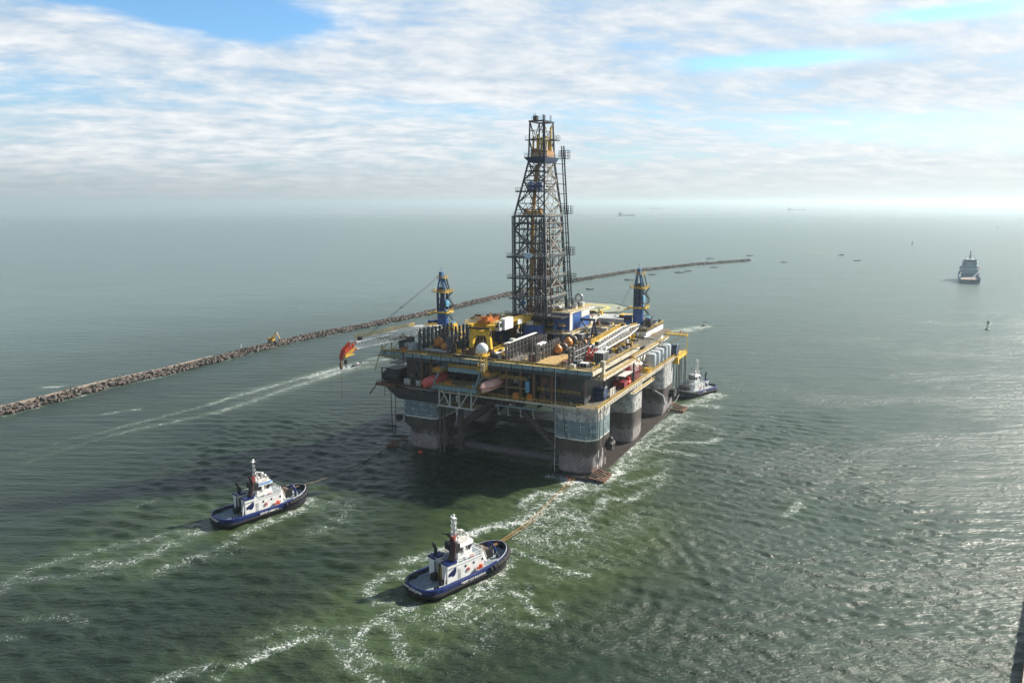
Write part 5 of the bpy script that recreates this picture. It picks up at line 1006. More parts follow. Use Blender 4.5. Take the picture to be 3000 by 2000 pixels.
floatb('large rusty orange float among the dark posts on the left', -70.2, 12.6, 40.4, 2.2, -66.6, 14); floatb('small rusty orange float right of the larger one on the left', -65.2, 8.6, 39.8, 1.5, -63.9, 11)
# ---- valve tree equipment behind, left of the derrick
o = T('test_manifold', 'tangle of ochre valves and railings standing left of the derrick', 'manifold', (-62, 34, UZ)); q = o.mb()
rr = random.Random(21)
for i in range(26): u, v, z = rr.uniform(-60, -53), rr.uniform(20, 32), rr.uniform(46, 51); q.cbox((u, v, z), (rr.uniform(.4, 1.3), rr.uniform(.4, 1.3), rr.uniform(.4, 1.1)))
for i in range(14): u, v = rr.uniform(-60, -53), rr.uniform(20, 32); q.bar((u, v, UZ), (u, v, 50), .22)
q.box(-60.6, -52.8, 19.6, 32.4, 45.5, 45.7).rail([(-60.6, 19.6, 45.7), (-52.8, 19.6, 45.7), (-52.8, 32.4, 45.7)], t=.13); o.part('valves', mat('ochre_machinery', (.27, .15, .045), .6, wear=.5), q)
for i, (u, v, z, lb) in enumerate(((-2.2, 24.6, LZ, 'worker in orange overalls on the lower deck beside the rope rack'), (-1.6, 43.6, 34.2, 'worker in orange overalls on the cream mezzanine walkway'), (5.2, 93.6, 37, 'worker in red overalls on the outrigger platform over the stern'))): PEOPLE_ON_RIG = globals().setdefault('PEOPLE_ON_RIG', []); PEOPLE_ON_RIG.append((u, v, z, lb))
# ================================================================ people
SKIN = mat('skin', (.35, .19, .12), .6, wear=0)
def person_mesh(name, pose, cloth):
    "one continuous skinned body"
    J = {'pel': (0, 0, .95), 'waist': (0, 0, 1.12), 'chest': (0, .02, 1.38), 'neck': (0, .02, 1.52), 'head': (0, 0, 1.62), 'top': (0, 0, 1.76),
         'sl': (-.20, 0, 1.44), 'el': (-.27, .02, 1.14), 'hl': (-.27, -.1, .90), 'sr': (.20, 0, 1.44), 'er': (.27, .02, 1.14), 'hr': (.27, -.1, .90),
         'tl': (-.10, 0, .90), 'kl': (-.12, -.03, .49), 'al': (-.13, .02, .08), 'fl': (-.14, -.16, .04), 'tr': (.10, 0, .90), 'kr': (.12, -.03, .49), 'ar': (.13, .02, .08), 'fr': (.14, -.16, .04)}
    J.update(pose); E = [('pel', 'waist'), ('waist', 'chest'), ('chest', 'neck'), ('neck', 'head'), ('head', 'top'), ('chest', 'sl'), ('sl', 'el'), ('el', 'hl'), ('chest', 'sr'), ('sr', 'er'), ('er', 'hr'), ('pel', 'tl'), ('tl', 'kl'), ('kl', 'al'), ('al', 'fl'), ('pel', 'tr'), ('tr', 'kr'), ('kr', 'ar'), ('ar', 'fr')]
    rad = dict(pel=.15, waist=.14, chest=.17, neck=.06, head=.10, top=.08, sl=.08, el=.055, hl=.045, sr=.08, er=.055, hr=.045, tl=.10, kl=.07, al=.05, fl=.045, tr=.10, kr=.07, ar=.05, fr=.045)
    ks = list(J); me = bpy.data.meshes.new('t'); me.from_pydata([J[k] for k in ks], [(ks.index(a), ks.index(b)) for a, b in E], [])
    o = bpy.data.objects.new('t', me); COL.objects.link(o); md = o.modifiers.new('s', 'SKIN'); sk = me.skin_vertices[0].data
    for i, k_ in enumerate(ks): sk[i].radius = (rad[k_],) * 2; sk[i].use_root = k_ == 'pel'
    md2 = o.modifiers.new('u', 'SUBSURF'); md2.levels = 1; md2.render_levels = 1
    dg = bpy.context.evaluated_depsgraph_get(); m2 = bpy.data.meshes.new_from_object(o.evaluated_get(dg)); m2.name = name
    bpy.data.objects.remove(o)
    m2.materials.clear()
    for x in cloth: m2.materials.append(x)
    for p in m2.polygons:
        z, x = p.center.z, abs(p.center.x); zh = J['head'][2]
        p.material_index = 2 if p.center.z > zh - .09 and p.center.z < zh + .07 else 3 if p.center.z >= zh + .07 else 1 if p.center.z < J['pel'][2] - .02 and x < .24 else 0
    return m2
HAIR = mat('dark_hair', (.02, .015, .012), .7, wear=0); NAVY = mat('navy_cloth', (.02, .03, .06), .8, wear=0); DENIM = mat('denim', (.05, .08, .14), .85, wear=0); CHAR = mat('charcoal_cloth', (.025, .025, .028), .85, wear=0); MAGN = mat('pink_red_cloth', (.42, .06, .09), .8, wear=0); KHK = mat('khaki_cloth', (.25, .20, .12), .85, wear=0); HELM = mat('white_helmet', (.7, .7, .68), .4, wear=0)
STAND = {}; REACH = {'er': (.30, -.22, 1.22), 'hr': (.22, -.46, 1.22), 'el': (-.28, -.12, 1.16), 'hl': (-.10, -.34, 1.10)}
SIT = {'pel': (0, 0, .5), 'waist': (0, 0, .66), 'chest': (0, -.02, .92), 'neck': (0, -.03, 1.06), 'head': (0, -.05, 1.16), 'top': (0, -.05, 1.30), 'sl': (-.20, -.02, .98), 'el': (-.27, -.10, .72), 'hl': (-.16, -.34, .66), 'sr': (.20, -.02, .98), 'er': (.27, -.10, .72), 'hr': (.16, -.34, .66), 'tl': (-.10, -.06, .46), 'kl': (-.13, -.45, .47), 'al': (-.13, -.44, .06), 'fl': (-.14, -.60, .03), 'tr': (.10, -.06, .46), 'kr': (.13, -.45, .47), 'ar': (.13, -.44, .06), 'fr': (.14, -.60, .03)}
PM = {}
def person(label, loc, rz, pose, cloth, group=None):
    key = (id(pose), tuple(c.name for c in cloth))
    if key not in PM: PM[key] = person_mesh('person', pose, cloth)
    o = bpy.data.objects.new('person', PM[key]); COL.objects.link(o); o.location = loc; o.rotation_euler = (0, 0, rz)
    return tag(o, label, 'person', group)
for u, v, z, lb in PEOPLE_ON_RIG:
    person(lb, rig(u, v, z), R(-30), REACH if u > 4 else STAND, (HIVIS if u < 4 else RED, HIVIS if u < 4 else NAVY, SKIN, HELM), 'workers on the platform')
# ================================================================ tugs
THB = mat('tug_blue', (.006, .017, .105), .35, wear=.12, wcol=(.05, .08, .2), var=.1); TBK = mat('tug_black_fender', (.006, .006, .007), .8, wear=.08, wcol=(.05, .05, .05), streak=False)
TDK = mat('tug_grey_deck', (.24, .28, .30), .75, wear=.3, streak=False, wcol=(.15, .15, .14)); MAR = mat('maroon_exhaust', (.04, .011, .013), .45, wear=.1); LRED = mat('lifering_red', (.6, .09, .04), .5, wear=0); TIN = mat('tug_inner_bulwark', (.012, .016, .035), .6, wear=.2, wcol=(.06, .06, .06))
def hb(x, k=1.0):
    "half breadth of the tug's deck at x"
    if x > 5: f = (x - 5) / 9.4; return 5.35 * max(0, 1 - min(1, f) ** 2.6) ** .55 * k
    if x < -9.5: f = (-9.5 - x) / 4.6; return (5.35 - .1) * max(0, 1 - min(1, f) ** 2.4) ** .42 * k + .1
    return 5.35 * k
XS = [-14.1, -14.05, -13.9, -13.6, -13.1, -12.4, -11.4, -9.5, -6, -2, 2, 5, 7.5, 9.5, 11, 12.2, 13.1, 13.7, 14.1, 14.3, 14.39]
def outline(off=0, k=1.0, sx=1.0):
    P = [(x * sx, hb(x) * k + off) for x in XS]; P[0] = (P[0][0] - off, .001); P[-1] = (P[-1][0] + off, .001)
    return [(x, -y) for x, y in P] + [(x, y) for x, y in P[::-1][1:-1]]
def sheer(x): return 2.35 + (.028 * max(0, x + 2)) ** 1.0 * 3.2 * max(0, (x + 2) / 16.4)
def dk(x): return 1.55 + (.9 if x > 6 else .9 * max(0, (x - 4) / 2) if x > 4 else 0)
def textmesh(s, size, name):
    cu = bpy.data.curves.new('t', 'FONT'); cu.body = s; cu.size = size; cu.align_x = 'CENTER'; cu.extrude = .012; cu.offset = .02; cu.resolution_u = 2
    o = bpy.data.objects.new('t', cu); COL.objects.link(o); dg = bpy.context.evaluated_depsgraph_get(); me = bpy.data.meshes.new_from_object(o.evaluated_get(dg)); bpy.data.objects.remove(o); me.name = name; me.materials.clear(); me.materials.append(WHT)
    return me
def tug(label, loc, hdg, vessel, port, eyebrow, roofm, kit):
    B = T('tugboat', label, 'tugboat', (loc[0], loc[1], .1), R(hdg), 'blue and white harbour tugs', onrig=False); m = B.mb; B.o.scale = (1.06, 1.1, 1.16)
    n = len(outline())
    def lv(off, fz, k=1.0, sx=1.0): return [(x, y, fz(x)) for x, y in outline(off, k, sx)]
    B.part('hull', TBK, m().loft([lv(0, lambda x: -1.6, .8, .9), lv(.0, lambda x: -.2, .97, .985), lv(0.05, lambda x: .6 + .12 * (sheer(x) - 2.35)), lv(.05, lambda x: 1.0 + .4 * (sheer(x) - 2.35))], caps=False))
    up = B.part('bulwark', THB, m().loft([lv(.04, lambda x: .92 + .35 * (sheer(x) - 2.35)), lv(.06, lambda x: sheer(x) - .12), lv(-.02, lambda x: sheer(x)), lv(-.62, lambda x: sheer(x) + .02)], caps=False, smooth=False))
    B.part('bulwark_inside', TIN, m().loft([lv(-.60, lambda x: sheer(x) - .02), lv(-.95, lambda x: dk(x))], caps=False, smooth=False))
    q = m(); o_ = [(x, y) for x, y in outline(-.9)]; q.loft([[(x, y, dk(x)) for x, y in o_ if y <= 0], [(x, -y, dk(x)) for x, y in o_ if y <= 0]], closed=False, caps=False, smooth=False); B.part('deck', TDK, q)
    # big black bow and stern fenders with ribs
    fr = [(x, -hb(x) - .12) for x in XS if x >= 5] ; fr = fr[:-1] + [(14.6, 0)] + [(x, -y) for x, y in fr[:-1][::-1]]
    zc_ = lambda x: sheer(x) - .75
    B.part('bow_fender', TBK, m().tube([(x + (.25 if x > 9 else 0), y, zc_(x)) for x, y in fr], [.3] + [.62] * (len(fr) - 2) + [.3], 10)); 
    q = m()
    for a, b in zip(fr, fr[1:]):
        for f in (0, .5): x, y = a[0] + (b[0] - a[0]) * f, a[1] + (b[1] - a[1]) * f; d = Vector((b[0] - a[0], b[1] - a[1], 0)).normalized(); c = Vector((x + (.25 if x > 9 else 0), y, zc_(x))); q.tube([c - d * .09, c + d * .09], .68, 10)
    B.part('fender_rib', mat('fender_rib_grey', (.028, .028, .03), .7, wear=.2, wcol=(.09, .09, .09)), q)
    st = [(x, -hb(x) - .02) for x in XS if x <= -9.5][::-1]; st = st[:-1] + [(-14.35, 0)] + [(x, -y) for x, y in st[:-1][::-1]]
    B.part('stern_fender', TBK, m().tube([(x, y, .85) for x, y in st], .5, 8)); B.part('side_fender', TBK, m().tube([(x, -5.42, .95 + (.02 * (x + 10))) for x in (-10, -2, 5.4)], .3, 8).tube([(x, 5.42, .95 + (.02 * (x + 10))) for x in (-10, -2, 5.4)], .3, 8))
    for a, s_, sz in ((vessel, 0, .74), ):
        tm = textmesh(vessel, sz, 'ship_name'); 
        for sg_ in (-1, 1):
            o = bpy.data.objects.new('ship_name', tm); COL.objects.link(o); o.parent = up; o.location = (-.4 + 0 * sg_, sg_ * 5.44, 1.38); o.rotation_euler = (R(90), 0, 0 if sg_ < 0 else R(180))
        for t_, sz_, z_ in ((vessel, .62, 1.62), (port, .34, .98 + .28)):
            o = bpy.data.objects.new('ship_name' if t_ == vessel else 'home_port', textmesh(t_, sz_, 'home_port')); COL.objects.link(o); o.parent = up; o.location = (-14.24, 0, z_); o.rotation_euler = (R(90), 0, R(-90))
    q = m()
    for x in np.arange(-8, 5, 1.9): q.box(x, x + .55, -5.46, -5.4, 1.36, 1.52); q.box(x, x + .55, 5.4, 5.46, 1.36, 1.52)
    q.build('freeing_port', BLK, up)
    # house
    P0 = [(-6.6, -3.3), (5.0, -3.3), (6.0, -2.2), (6.0, 2.2), (5.0, 3.3), (-6.6, 3.3), (-6.6, 1.3), (-4.6, 1.3), (-4.6, -1.3), (-6.6, -1.3)]
    P1 = [(x if x < 5 else x - .35, y) for x, y in P0]
    hs = B.part('house', WHT, m().prism(P0, 1.5, 4.9, P1)); m().prism([(x * 1.015, y * 1.03) for x, y in P1], 4.9, 5.12).build('upper_deck', TDK if False else WHT, hs)
    m().prism([(x * .99, y * .99) for x, y in P1], 5.12, 5.15).build('deck_paint', TDK, hs)
    q = m()
    for x in (-1.2, 1.4, 4.2): q.box(x, x + .45, -3.36, -3.3, 3.7, 4.2); q.box(x, x + .45, 3.3, 3.36, 3.7, 4.2)
    q.build('window', WIN, hs); q = m(); q.box(-3.3, -2.5, -3.35, -3.3, 1.6, 4.0).box(-3.3, -2.5, 3.3, 3.35, 1.6, 4.0); q.build('door', GRY, hs)
    q = m()
    for sg_ in (-1, 1):
        y = sg_ * 3.36; P = [(-6.2, 3.0), (-6.2, 3.6), (-4.4, 4.5), (-3.9, 4.5), (-3.9, 3.5), (-4.5, 2.7), (-5.0, 2.75), (-5.3, 3.0)]
        q._add([(x, y, z) for x, z in P] + [(x, y - sg_ * .04, z) for x, z in P], [tuple(range(8))[::sg_ * -1 or 1], tuple(range(8, 16))] + [(i, (i + 1) % 8, 8 + (i + 1) % 8, 8 + i) for i in range(8)])
    q.build('emblem', mat('navy_emblem', (.012, .02, .08), .4, wear=0), hs)
    for x, z in ((-.2, 3.0),):
        for sg_ in (-1, 1): m().tube([(x + .36 * math.cos(R(a)), sg_ * 3.42, z + .36 * math.sin(R(a))) for a in range(0, 361, 30)], .1, 6, cap=False).build('lifering', LRED, hs)
    m().cbox((3.0, -3.9, 2.5), (1.5, .5, .35)).cbox((3.2, -3.9, 2.9), (.5, .5, .6)).tube([(2.2, -3.9, 2.3), (4.2, -3.9, 2.9)], .13, 6).build('red_hydrant', LRED, hs)
    m().tube([(1.0, -2.9, 5.5), (1.8, -2.9, 5.5)], .32, 8).build('life_raft', mat('raft_canister', (.55, .28, .22), .5, wear=.1), hs)
    # stack casings and exhausts
    for sg_ in (-1, 1):
        c = B.part('stack_casing', WHT, m().prism([(-6.7, sg_ * 1.3), (-6.7, sg_ * 3.5), (-3.4, sg_ * 3.5), (-3.0, sg_ * 1.9), (-3.6, sg_ * 1.3)][::sg_], 4.9, 5.6))
        m().prism([(-6.8, sg_ * 1.2), (-6.8, sg_ * 3.6), (-3.8, sg_ * 3.6), (-3.2, sg_ * 1.9), (-3.8, sg_ * 1.2)][::sg_], 5.6, 6.0).build('stack_top', THB, c)
        ex = m(); mm = MAR if (sg_ < 0) else BLK
        if sg_ < 0:
            for dy, dz in ((0, 0), (.75, .4), (-.6, -.4)): ex.tube([(-4.6, -2.5 + dy, 6.0), (-4.1, -2.3 + dy, 7.1), (-3.6, -1.9 + dy, 8.2), (-3.1, -1.5 + dy, 9.4 + dz), (-3.6, -1.4 + dy, 10.6 + dz)], .33, 8)
        else: ex.tube([(-5.4, 2.4, 6), (-5.3, 2.4, 7.4), (-5.7, 2.45, 8.4), (-6.0, 2.5, 8.9)], [.34, .36, .4, .3], 8).tube([(-4.6, 2.9, 6), (-4.5, 2.9, 7.2)], .2, 6)
        ex.build('exhaust', mm, c)
    B.part('monitor_platform', BLK, m().box(-3.4, -1.5, -2.1, 1.3, 7.2, 8.8).cbox((-2.6, .6, 10.3), (.6, .5, .7)).tube([(-2.8, .8, 10.4), (-4.4, 1.4, 11)], .14, 6)); B.part('fire_monitor', LRED, m().cbox((-2.4, -.9, 10.2), (.5, .4, .5)).tube([(-2.3, -1, 10.4), (-1.5, -1.4, 10.7)], .11, 6).bar((-2.4, -.9, 8.8), (-2.4, -.9, 10.2), .3))
    q = m().box(-8.2, -6.7, -.3, 1.0, 1.5, 3.0).tube([(-6.8, -.9, 1.5), (-6.8, -.9, 5.4)], .25, 8).tube([(-7.2, .4, 3), (-7.2, .4, 5.6)], .15, 6).cbox((-7.8, -2.6, 2.0), (1, .8, 1)); B.part('aft_gear', BLK if kit else DKS, q)
    B.part('aft_gear_panel', mat('ochre_panel', (.30, .22, .03), .6), m().box(-6.5, -5.0, -1.2, .3, 4.9 if not kit else 2.0, 5.6 if not kit else 5.2) if not kit else m().box(-6.95, -6.6, -1.3, -.4, 1.6, 4.8))
    # wheelhouse
    W0 = [(-1.9, -1.7), (2.0, -1.7), (3.0, -1.0), (3.0, 1.0), (2.0, 1.7), (-1.9, 1.7)]; W1 = [(-1.9, -2.0), (2.3, -2.0), (3.4, -1.15), (3.4, 1.15), (2.3, 2.0), (-1.9, 2.0)]
    W15 = [(x * .985, y * .985) for x, y in W0]
    wh = B.part('wheelhouse', WHT, m().prism(W0, 5.15, 6.5).prism(W1, 7.75, 8.0)); m().prism([(x * .97, y * .97) for x, y in W0], 6.5, 7.75, [(x * .97, y * .97) for x, y in W1]).build('window', WIN, wh)
    q = m(); ed = list(zip(W0, W1))
    for (a, b), (c, d) in zip(ed, ed[1:] + ed[:1]):
        L = math.hypot(c[0] - a[0], c[1] - a[1]); k_ = max(1, round(L / 1.25))
        for i in range(k_): f = i / k_; q.bar((a[0] + (c[0] - a[0]) * f, a[1] + (c[1] - a[1]) * f, 6.45), (b[0] + (d[0] - b[0]) * f, b[1] + (d[1] - b[1]) * f, 7.8), .11)
    q.box(-.35, .35, -1.93, -1.7, 6.4, 7.8).box(-.35, .35, 1.7, 1.93, 6.4, 7.8); q.build('window_frame', WHT, wh)
    m().prism([(x * 1.01, y * 1.01) for x, y in W1], 8.0, 8.45, [(x * .86, y * .80) for x, y in W1]).build('eyebrow', eyebrow, wh); m().prism([(x * .85, y * .79) for x, y in W1], 8.45, 8.55).build('roof', roofm, wh)
    m().rail([(-1.8, -1.5, 8.5), (1.6, -1.5, 8.5), (2.4, -.8, 8.5), (2.4, .8, 8.5), (1.6, 1.5, 8.5), (-1.8, 1.5, 8.5)], h=.9, step=.9, t=.06).build('railing', WHT, wh)
    # mast
    ms = B.part('mast', WHT, m().tube([(-1.3, 0, 8.4), (-1.45, 0, 11.5), (-1.6, 0, 14.2)], [.50, .42, .32], 10).tube([(-1.0, 0, 8.5), (-.2, 0, 9.4), (-1.3, 0, 10.6)], .3, 8))
    q = m(); q2 = m()
    for i, z in enumerate((10.6, 11.2, 11.8, 12.4, 13.0, 13.5, 14.0)):
        for sg_ in (-1, 1): q.bar((-1.5, 0, z), (-1.6, sg_ * .9, z), .1); q2.cbox((-1.6, sg_ * (.62 if i % 2 else .95), z + .22), (.26, .26, .42))
    q.cbox((-1.6, 0, 14.2), (.9, 1.2, .12)).bar((-1.6, .3, 14.2), (-1.6, .3, 15.0), .08); q.build('bracket', WHT, ms); q2.build('nav_light', DKS if kit == 0 else GRY, ms); m().ball((-1.6, 0, 14.7), .3, 10).build('antenna_dome', WHT, ms)
    m().bar((-.4, -.1, 10.6), (-.4, .1, 10.6), .3).cbox((.1, 0, 10.9), (.25, 2.4, .22), R(25)).build('radar_scanner', WHT, ms)
    for x, y in ((1.2, -1.1), (1.5, 1.0), (-.9, 1.4)): q = m().bar((x, y, 8.5), (x, y, 9.7), .12).ball((x, y, 10.05), .42, 12); q.build('satellite_dome', WHT, wh)
    m().bar((2.0, -.3, 8.5), (2.0, -.3, 11.0), .09).cbox((2.0, -.3, 11.2), (.22, .22, .45)).build('whip_antenna', DKS, wh)
    # rails of the upper deck
    B.part('railing', WHT, m().rail([(-3.2, -3.2, 5.12), (4.5, -3.2, 5.12), (5.4, -2.1, 5.12), (5.4, 2.1, 5.12), (4.5, 3.2, 5.12), (-3.2, 3.2, 5.12)], h=1.05, step=1.2, t=.075).rail([(-6.4, -1.2, 5.12), (-6.4, 1.2, 5.12)], h=1, step=.8, t=.07))
    B.part('locker', WHT, m().box(-.4, 1.2, -2.9, -2.2, 5.15, 5.6).box(1.6, 2.6, -2.9, -2.4, 5.15, 5.5)); B.part('stair', WHT, m().stair((6.4, -2.4, 2.5), (5.2, -2.4, 5.1), .8, 8).stair((-7.4, -2.8, 1.6), (-6.6, -2.8, 4.9), .7, 9))
    # foredeck gear
    w_ = B.part('towing_winch', BLK, m().tube([(8.2, -1.5, 3.5), (8.2, 1.5, 3.5)], .95, 14).box(7.2, 9.2, -2.0, -1.5, 2.4, 4.6).box(7.2, 9.2, 1.5, 2.0, 2.4, 4.6)); m().tube([(8.2, -1.4, 3.5), (8.2, 1.4, 3.5)], 1.02, 12).build('rope_coil', mat('coiled_hawser', (.14, .10, .07), .9), w_)
    B.part('tow_staple', THB, m().tube([(10.6, -1.3, 2.4), (10.5, -1.2, 3.9), (10.4, -.6, 4.6), (10.4, .6, 4.6), (10.5, 1.2, 3.9), (10.6, 1.3, 2.4)], .34, 8)); B.part('bollard', BLK, m().tube([(-10.8, -3.9, 1.6), (-10.8, -3.9, 2.5)], .3, 8).tube([(-10.0, -3.9, 1.6), (-10.0, -3.9, 2.5)], .3, 8)); B.part('bollard', BLK, m().tube([(-10.8, 3.9, 1.6), (-10.8, 3.9, 2.5)], .3, 8).tube([(-10.0, 3.9, 1.6), (-10.0, 3.9, 2.5)], .3, 8))
    B.part('bow_rail', GRY, m().tube([(x, y * .93, sheer(x) + .12) for x, y in fr if x > 7], .09, 6)); B.part('capstan', DKS, m().lathe((9.6, -3.0), [(.5, 2.45), (.35, 2.8), (.35, 3.2), (.55, 3.4), (.01, 3.45)], 12))
    return B
TUG1 = tug('blue and white tug with an all-white wheelhouse, pulling on a double orange towline', (-13.5, 183.8), 44.4, 'SIGNET COURAGEOUS', 'PASCAGOULA, MS', WHT, OFFW, 1)
TUG2 = tug('blue and white tug with a blue band round its wheelhouse, on a brown towline', (-78.1, 226.0), 46.4, 'SIGNET AMERICA', 'PASCAGOULA, MS', mat('eyebrow_blue', (.06, .16, .33), .4, wear=.2), OFFW, 0)
TUG3 = tug('tug pushing bow-first against the column below the hanging chains', (91.5, 375.5), -137.5, 'SIGNET', 'PASCAGOULA, MS', DBL, WHT, 1)
def hawser(label, pts, r, m, name='towline'):
    lo = Vector(pts[0]); o = MB(lo).tube(pts, r, 6).build(name, m, None, lo); return tag(o, label, 'rope')
def sag(a, b, s, n=24): a, b = Vector(a), Vector(b); return [tuple(a.lerp(b, i / n) - Vector((0, 0, s * 4 * (i / n) * (1 - i / n)))) for i in range(n + 1)]
a0 = Vector((-5.6, 191.4, 4.8)); b0 = rig(-6.6, -3.6, .9)
hawser('orange double towline from the nearest tug to the near column', sag(a0, b0, 2.2), .065, OROPE); hawser('second orange strand beside the near tug\'s towline', sag(a0 + Vector((.4, -.2, 0)), b0 + Vector((.9, -.4, 0)), 2.8), .055, OROPE)
a0 = Vector((-70.6, 233.8, 4.8)); b0 = rig(-83.5, -3.2, .8); hawser('brown towline from the left tug to the far left column', sag(a0, b0, 2.0), .16, mat('brown_hawser', (.10, .075, .05), .85)); hawser('thin pale line from the pushing tug to the column foot', sag((84.0, 369.0, 3.6), rig(1.0, 94, 1.2), .6), .1, GRY)
def float_(label, p, m): o = T('mooring_buoy', label, 'buoy', (p.x, p.y, 0), 0, 'small red floats', onrig=False); o.part('float', m, MB().ball((0, 0, .35), .85, 12, .8)); o.part('eye', DKS, MB().tube([(-.2, 0, 1.0), (-.2, 0, 1.3), (.2, 0, 1.3), (.2, 0, 1.0)], .06, 5))
float_('red float at the near column where the orange towline joins', rig(-8.2, -3.4), LRED); float_('red float in the dark water before the left column', rig(-69.5, -3.2), LRED)
# ================================================================ small craft
BW = mat('boat_white', (.62, .63, .63), .4, wear=.1); BG = mat('boat_grey', (.16, .18, .20), .5, wear=.1); BD = mat('boat_dark', (.035, .045, .055), .5, wear=.1)
def smallboat(label, x, y, hdg, L=7.5, hull=BW, top=True, grp='small boats anchored near the breakwater', z=0, cabin=False, pitch=0):
    B = T('motorboat', label, 'motorboat', (x, y, z), R(hdg), grp, onrig=False)
    if pitch: B.o.rotation_euler.y = -R(pitch)
    w = L * .165; rings = []
    for f, wd, k, sh in ((-.5, .9, -.3, 0), (-.3, 1, -.4, 0), (0, 1, -.4, .05), (.25, .85, -.35, .2), (.4, .5, -.15, .35), (.5, .04, .3, .5)):
        rings.append([(f * L, -w * wd, .75 + sh), (f * L, -w * wd * .8, .1), (f * L, 0, k), (f * L, w * wd * .8, .1), (f * L, w * wd, .75 + sh)])
    B.part('hull', hull, MB().loft(rings, closed=False, caps=False).quad(*[rings[0][i] for i in (0, 1, 2, 3, 4)])); B.part('deck', BG, MB().quad(*[(p[0], p[1], p[2] - .22) for p in (rings[0][0], rings[1][0], rings[2][0], rings[3][0], rings[4][0], rings[5][0], rings[5][4], rings[4][4], rings[3][4], rings[2][4], rings[1][4], rings[0][4])]))
    c = B.part('console', BW if hull is not BW else BG, MB().box(-.1 * L, .06 * L, -.45 * w, .45 * w, .5, 1.5)); MB().box(.061 * L, .066 * L, -.4 * w, .4 * w, 1.2, 1.6).build('windscreen', WIN, c)
    if cabin: B.part('cabin', BW, MB().prism([(-.05 * L, -.7 * w), (.18 * L, -.6 * w), (.26 * L, 0), (.18 * L, .6 * w), (-.05 * L, .7 * w)], .6, 2.0)); B.part('window', WIN, MB().box(-.02 * L, .15 * L, -.69 * w, -.62 * w, 1.35, 1.8))
    if top:
        q = MB()
        for sx in (-.12, .1):
            for sy in (-.5, .5): q.bar((sx * L, sy * w, .6), (sx * L, sy * w, 2.5), .09)
        B.part('top_frame', BG, q); B.part('canopy', BW if hull is BD else BD, MB().box(-.17 * L, .14 * L, -.62 * w, .62 * w, 2.5, 2.62))
    B.part('outboard_motor', BD, MB().box(-.56 * L, -.5 * L, -.25, .25, .3, 1.35).box(-.55 * L, -.52 * L, -.1, .1, -.6, .3)); B.part('antenna', BG, MB().bar((-.05 * L, w * .5, 1.2), (-.09 * L, w * .5, 3.9), .07))
    return B
smallboat('white open motorboat racing toward the platform with a long white wake', -91, 443, 62, 8.4, BD, False, 'speeding motorboats', .15, False, 3)
smallboat('motorboat speeding away just right of the platform\'s stern', 150, 589, 48, 7.5, BG, True, 'speeding motorboats', .2, False, 4)
smallboat('distant motorboat far beyond the breakwater end, trailing a thin wake', 588, 1378, -28, 11, BG, True, 'speeding motorboats', .2, True, 3)
for i, (lb, x, y, h, L, hu, tp, cb2) in enumerate((('dark low boat right of the derrick foot, closest to the platform', 85, 839, 170, 8, BD, False, False), ('pale boat left of the right crane\'s top', 143, 939, 160, 11, BG, True, True), ('boat half hidden behind the right crane\'s top platform', 184, 1010, 185, 9, BG, True, False),
      ('left one of two boats close together below the breakwater', 226, 1039, 170, 12, BG, True, True), ('right one of two boats close together below the breakwater', 243, 1060, 10, 10, BG, True, False), ('boat just below the breakwater near its far end', 294, 1121, 175, 11, BW, True, False),
      ('boat on the open-sea side just above the breakwater', 333, 1297, 185, 12, BG, True, False), ('tiny boat just past the tip of the breakwater', 420, 1363, 170, 11, BG, True, True), ('lone boat right of the breakwater tip', 429, 1216, 175, 11, BW, True, False), ('lone dark boat below the distant speeding boat\'s bow', 561, 1252, 190, 11, BD, True, False))):
    smallboat(lb, x, y, h, L, hu, tp, cabin=cb2)
for i, (dx, lb) in enumerate(((-2.2, 'person sitting at the stern of the racing open boat'), (-.4, 'person at the wheel of the racing open boat'), (1.2, 'person sitting forward in the racing open boat'))):
    h = R(62); person(lb, (-91 + dx * math.cos(h), 443 + dx * math.sin(h), .5), h + R(90), SIT, ((NAVY, CHAR, MAGN)[i], DENIM, SKIN, HAIR), 'people in the racing boat')
# ---- channel buoys
def buoy(label, x, y, h, m):
    B = T('channel_buoy', label, 'buoy', (x, y, 0), R(4), 'channel marker buoys', onrig=False); B.o.rotation_euler.y = R(3); s = h / 6.5
    B.part('float', m, MB().lathe((0, 0), [(.6 * s, -.6 * s), (1.4 * s, 0), (1.45 * s, .55 * s), (1.1 * s, .8 * s), (.01, .85 * s)], 16)); q = MB()
    for i in range(4): a = R(45 + 90 * i); q.bar((1.0 * s * math.cos(a), 1.0 * s * math.sin(a), .8 * s), (.45 * s * math.cos(a), .45 * s * math.sin(a), 4.6 * s), .16 * s)
    for z in (2, 3.3): r_ = (1.0 - .55 * z / 4.6) * s; q.box(-r_ * .7, r_ * .7, -r_ * .7, r_ * .7, z * s, (z + .1) * s)
    B.part('tower', m, q); B.part('day_mark', m, MB().box(-.62 * s, .62 * s, -.62 * s, .62 * s, 4.5 * s, 5.7 * s)); B.part('lantern', DKS, MB().cyl((0, 0), .25 * s, 5.7 * s, 6.5 * s, 10))
buoy('dark green channel buoy below the departing ship', 358, 571, 6.8, mat('buoy_green', (.006, .14, .07), .5, wear=.1)); buoy('distant reddish channel buoy left of the ship', 883, 1706, 9, mat('buoy_red', (.25, .06, .04), .5)); buoy('tiny far channel buoy by the right edge of the sea', 1715, 2743, 10, mat('buoy_grey', (.12, .14, .14), .5))
